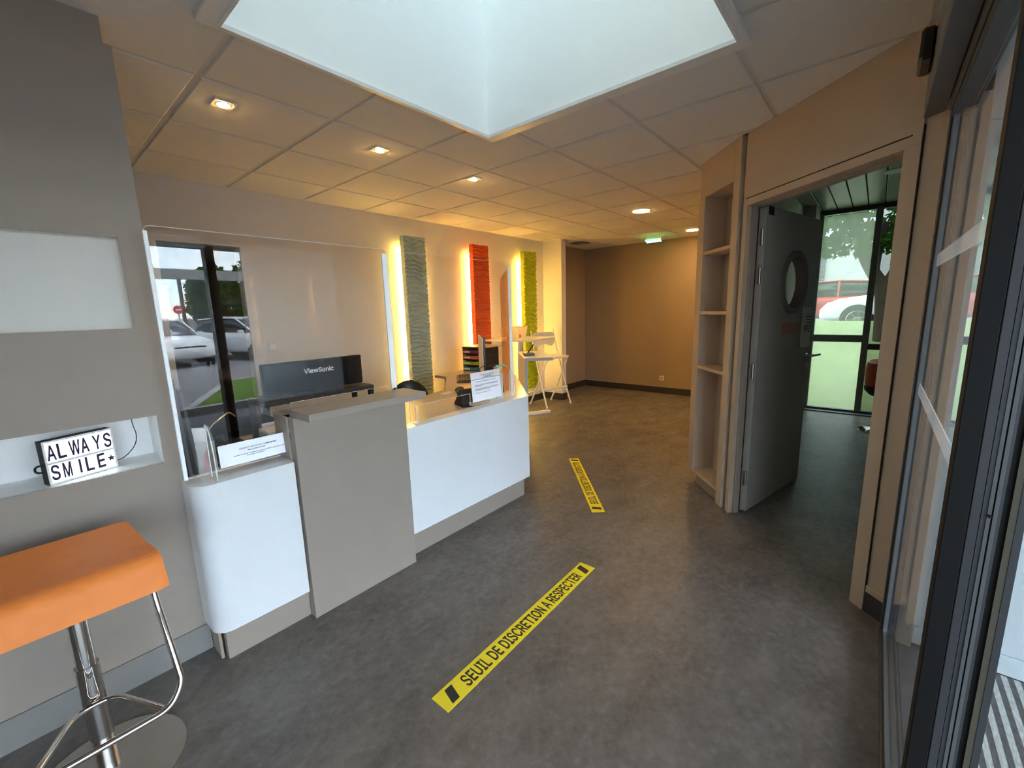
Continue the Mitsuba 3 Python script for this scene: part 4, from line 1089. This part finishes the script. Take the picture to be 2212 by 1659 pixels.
part(sg, 'bar', bx(4.52, 4.72, -17.838, -17.83, 1.80, 1.86), 'M_road_paint')
pch = struct('trim_10', None, None, label='porch roof over the entrance mat')
part(pch, 'slab', bx(-4.5, 2.42, -3.2, -.21, 2.40, 2.64), 'M_concrete')
part(pch, 'side_wall', bx(-3.1, -3.0, -2.6, -.21, -.03, 2.40), 'M_white_matte')
for x_ in (-1.0, .9):
    part(pch, 'lamp', bx(x_, x_ + .3, -1.5, -1.2, 2.385, 2.40), 'M_lamp_off')

# street side beyond the right-hand room
def slope(u, v):
    x = 7.12 + 6.3 * u; y_ = -9 + 18 * v
    return np.stack([x, y_, -.03 + .99 * np.clip(u * 1.05, 0, 1) ** .8], -1)


struct('lawn_slope', grid(24, 30, slope), 'M_lawn')
struct('street', bx(13.5, 60, -40, 40, .50, .63), 'M_asphalt')
car((15.6, -.9, .63), 91, 'white car parked in the street beyond the lawn')
kred = car((18.6, 1.6, .63), 91, 'red car parked behind the white one in the street', 'M_red_car')
hall = thing('warehouse', 'pale warehouse with ribbed cladding across the street', 'building')
part(hall, 'wall', bx(27.2, 30, -16, 18, .9, 4.0), 'M_cladding_low')
part(hall, 'cladding', bx(27.0, 30, -16, 18, 4.0, 9.0), 'M_cladding')
for i in range(42):
    part(hall, 'rib', bx(26.93, 27.0, -14 + .7 * i, -13.86 + .7 * i, 4.0, 9.0), 'M_cladding')
part(hall, 'gate', bx(27.1, 27.2, 2.2, 4.6, .95, 3.6), 'M_mid_alu')
fk = thing('wire_fence', 'wire mesh fence between street and warehouse', 'fence')
fw = [bx(21.99, 22.01, -8, 10, .95 + .20 * i, .962 + .20 * i) for i in range(11)] + [bx(21.99, 22.01, -8 + .25 * i, -7.988 + .25 * i, .95, 3.0) for i in range(72)]
part(fk, 'mesh', cat_(fw), 'M_galv', kind='stuff')
for i in range(8):
    part(fk, 'post', bx(21.97, 22.03, -8 + 2.5 * i, -7.94 + 2.5 * i, .95, 3.1), 'M_galv')
tk = thing('street_tree', 'dark forked tree trunk on the lawn outside the far window', 'tree')
part(tk, 'trunk', tube(smoothpath([[11, -.14, .45], [11, -.13, .9], [11, -.10, 1.5], [11, -.02, 1.80]], 3), .17, 16, .15), 'M_bark', 40)
part(tk, 'branch', tube(smoothpath([[11, -.05, 1.68], [11, .12, 1.95], [11, .30, 2.30], [11, .38, 2.60], [11.1, .62, 3.1]], 3), .125, 14, .07), 'M_bark', 40)
part(tk, 'branch', tube(smoothpath([[11, -.08, 1.68], [11, -.22, 1.95], [11, -.25, 2.3], [10.9, -.5, 3.2]], 3), .14, 14, .08), 'M_bark', 40)
part(tk, 'branch', tube(smoothpath([[11, .10, 1.9], [11.05, .10, 2.25], [11.1, .02, 2.9]], 3), .07, 12, .05), 'M_bark', 40)
part(tk, 'crown', cat_([foliage(np.array([11.0, -.6, 4.3]), 2.3, 4200, .13, 5, .8), foliage(np.array([11.0, .85, 2.52]), .34, 420, .06, 6, .6), foliage(np.array([11.1, -.15, 2.55]), .42, 520, .06, 7, .5), foliage(np.array([11.05, .5, 2.75]), .4, 400, .06, 8, .5)]), 'M_leaf', kind='stuff')
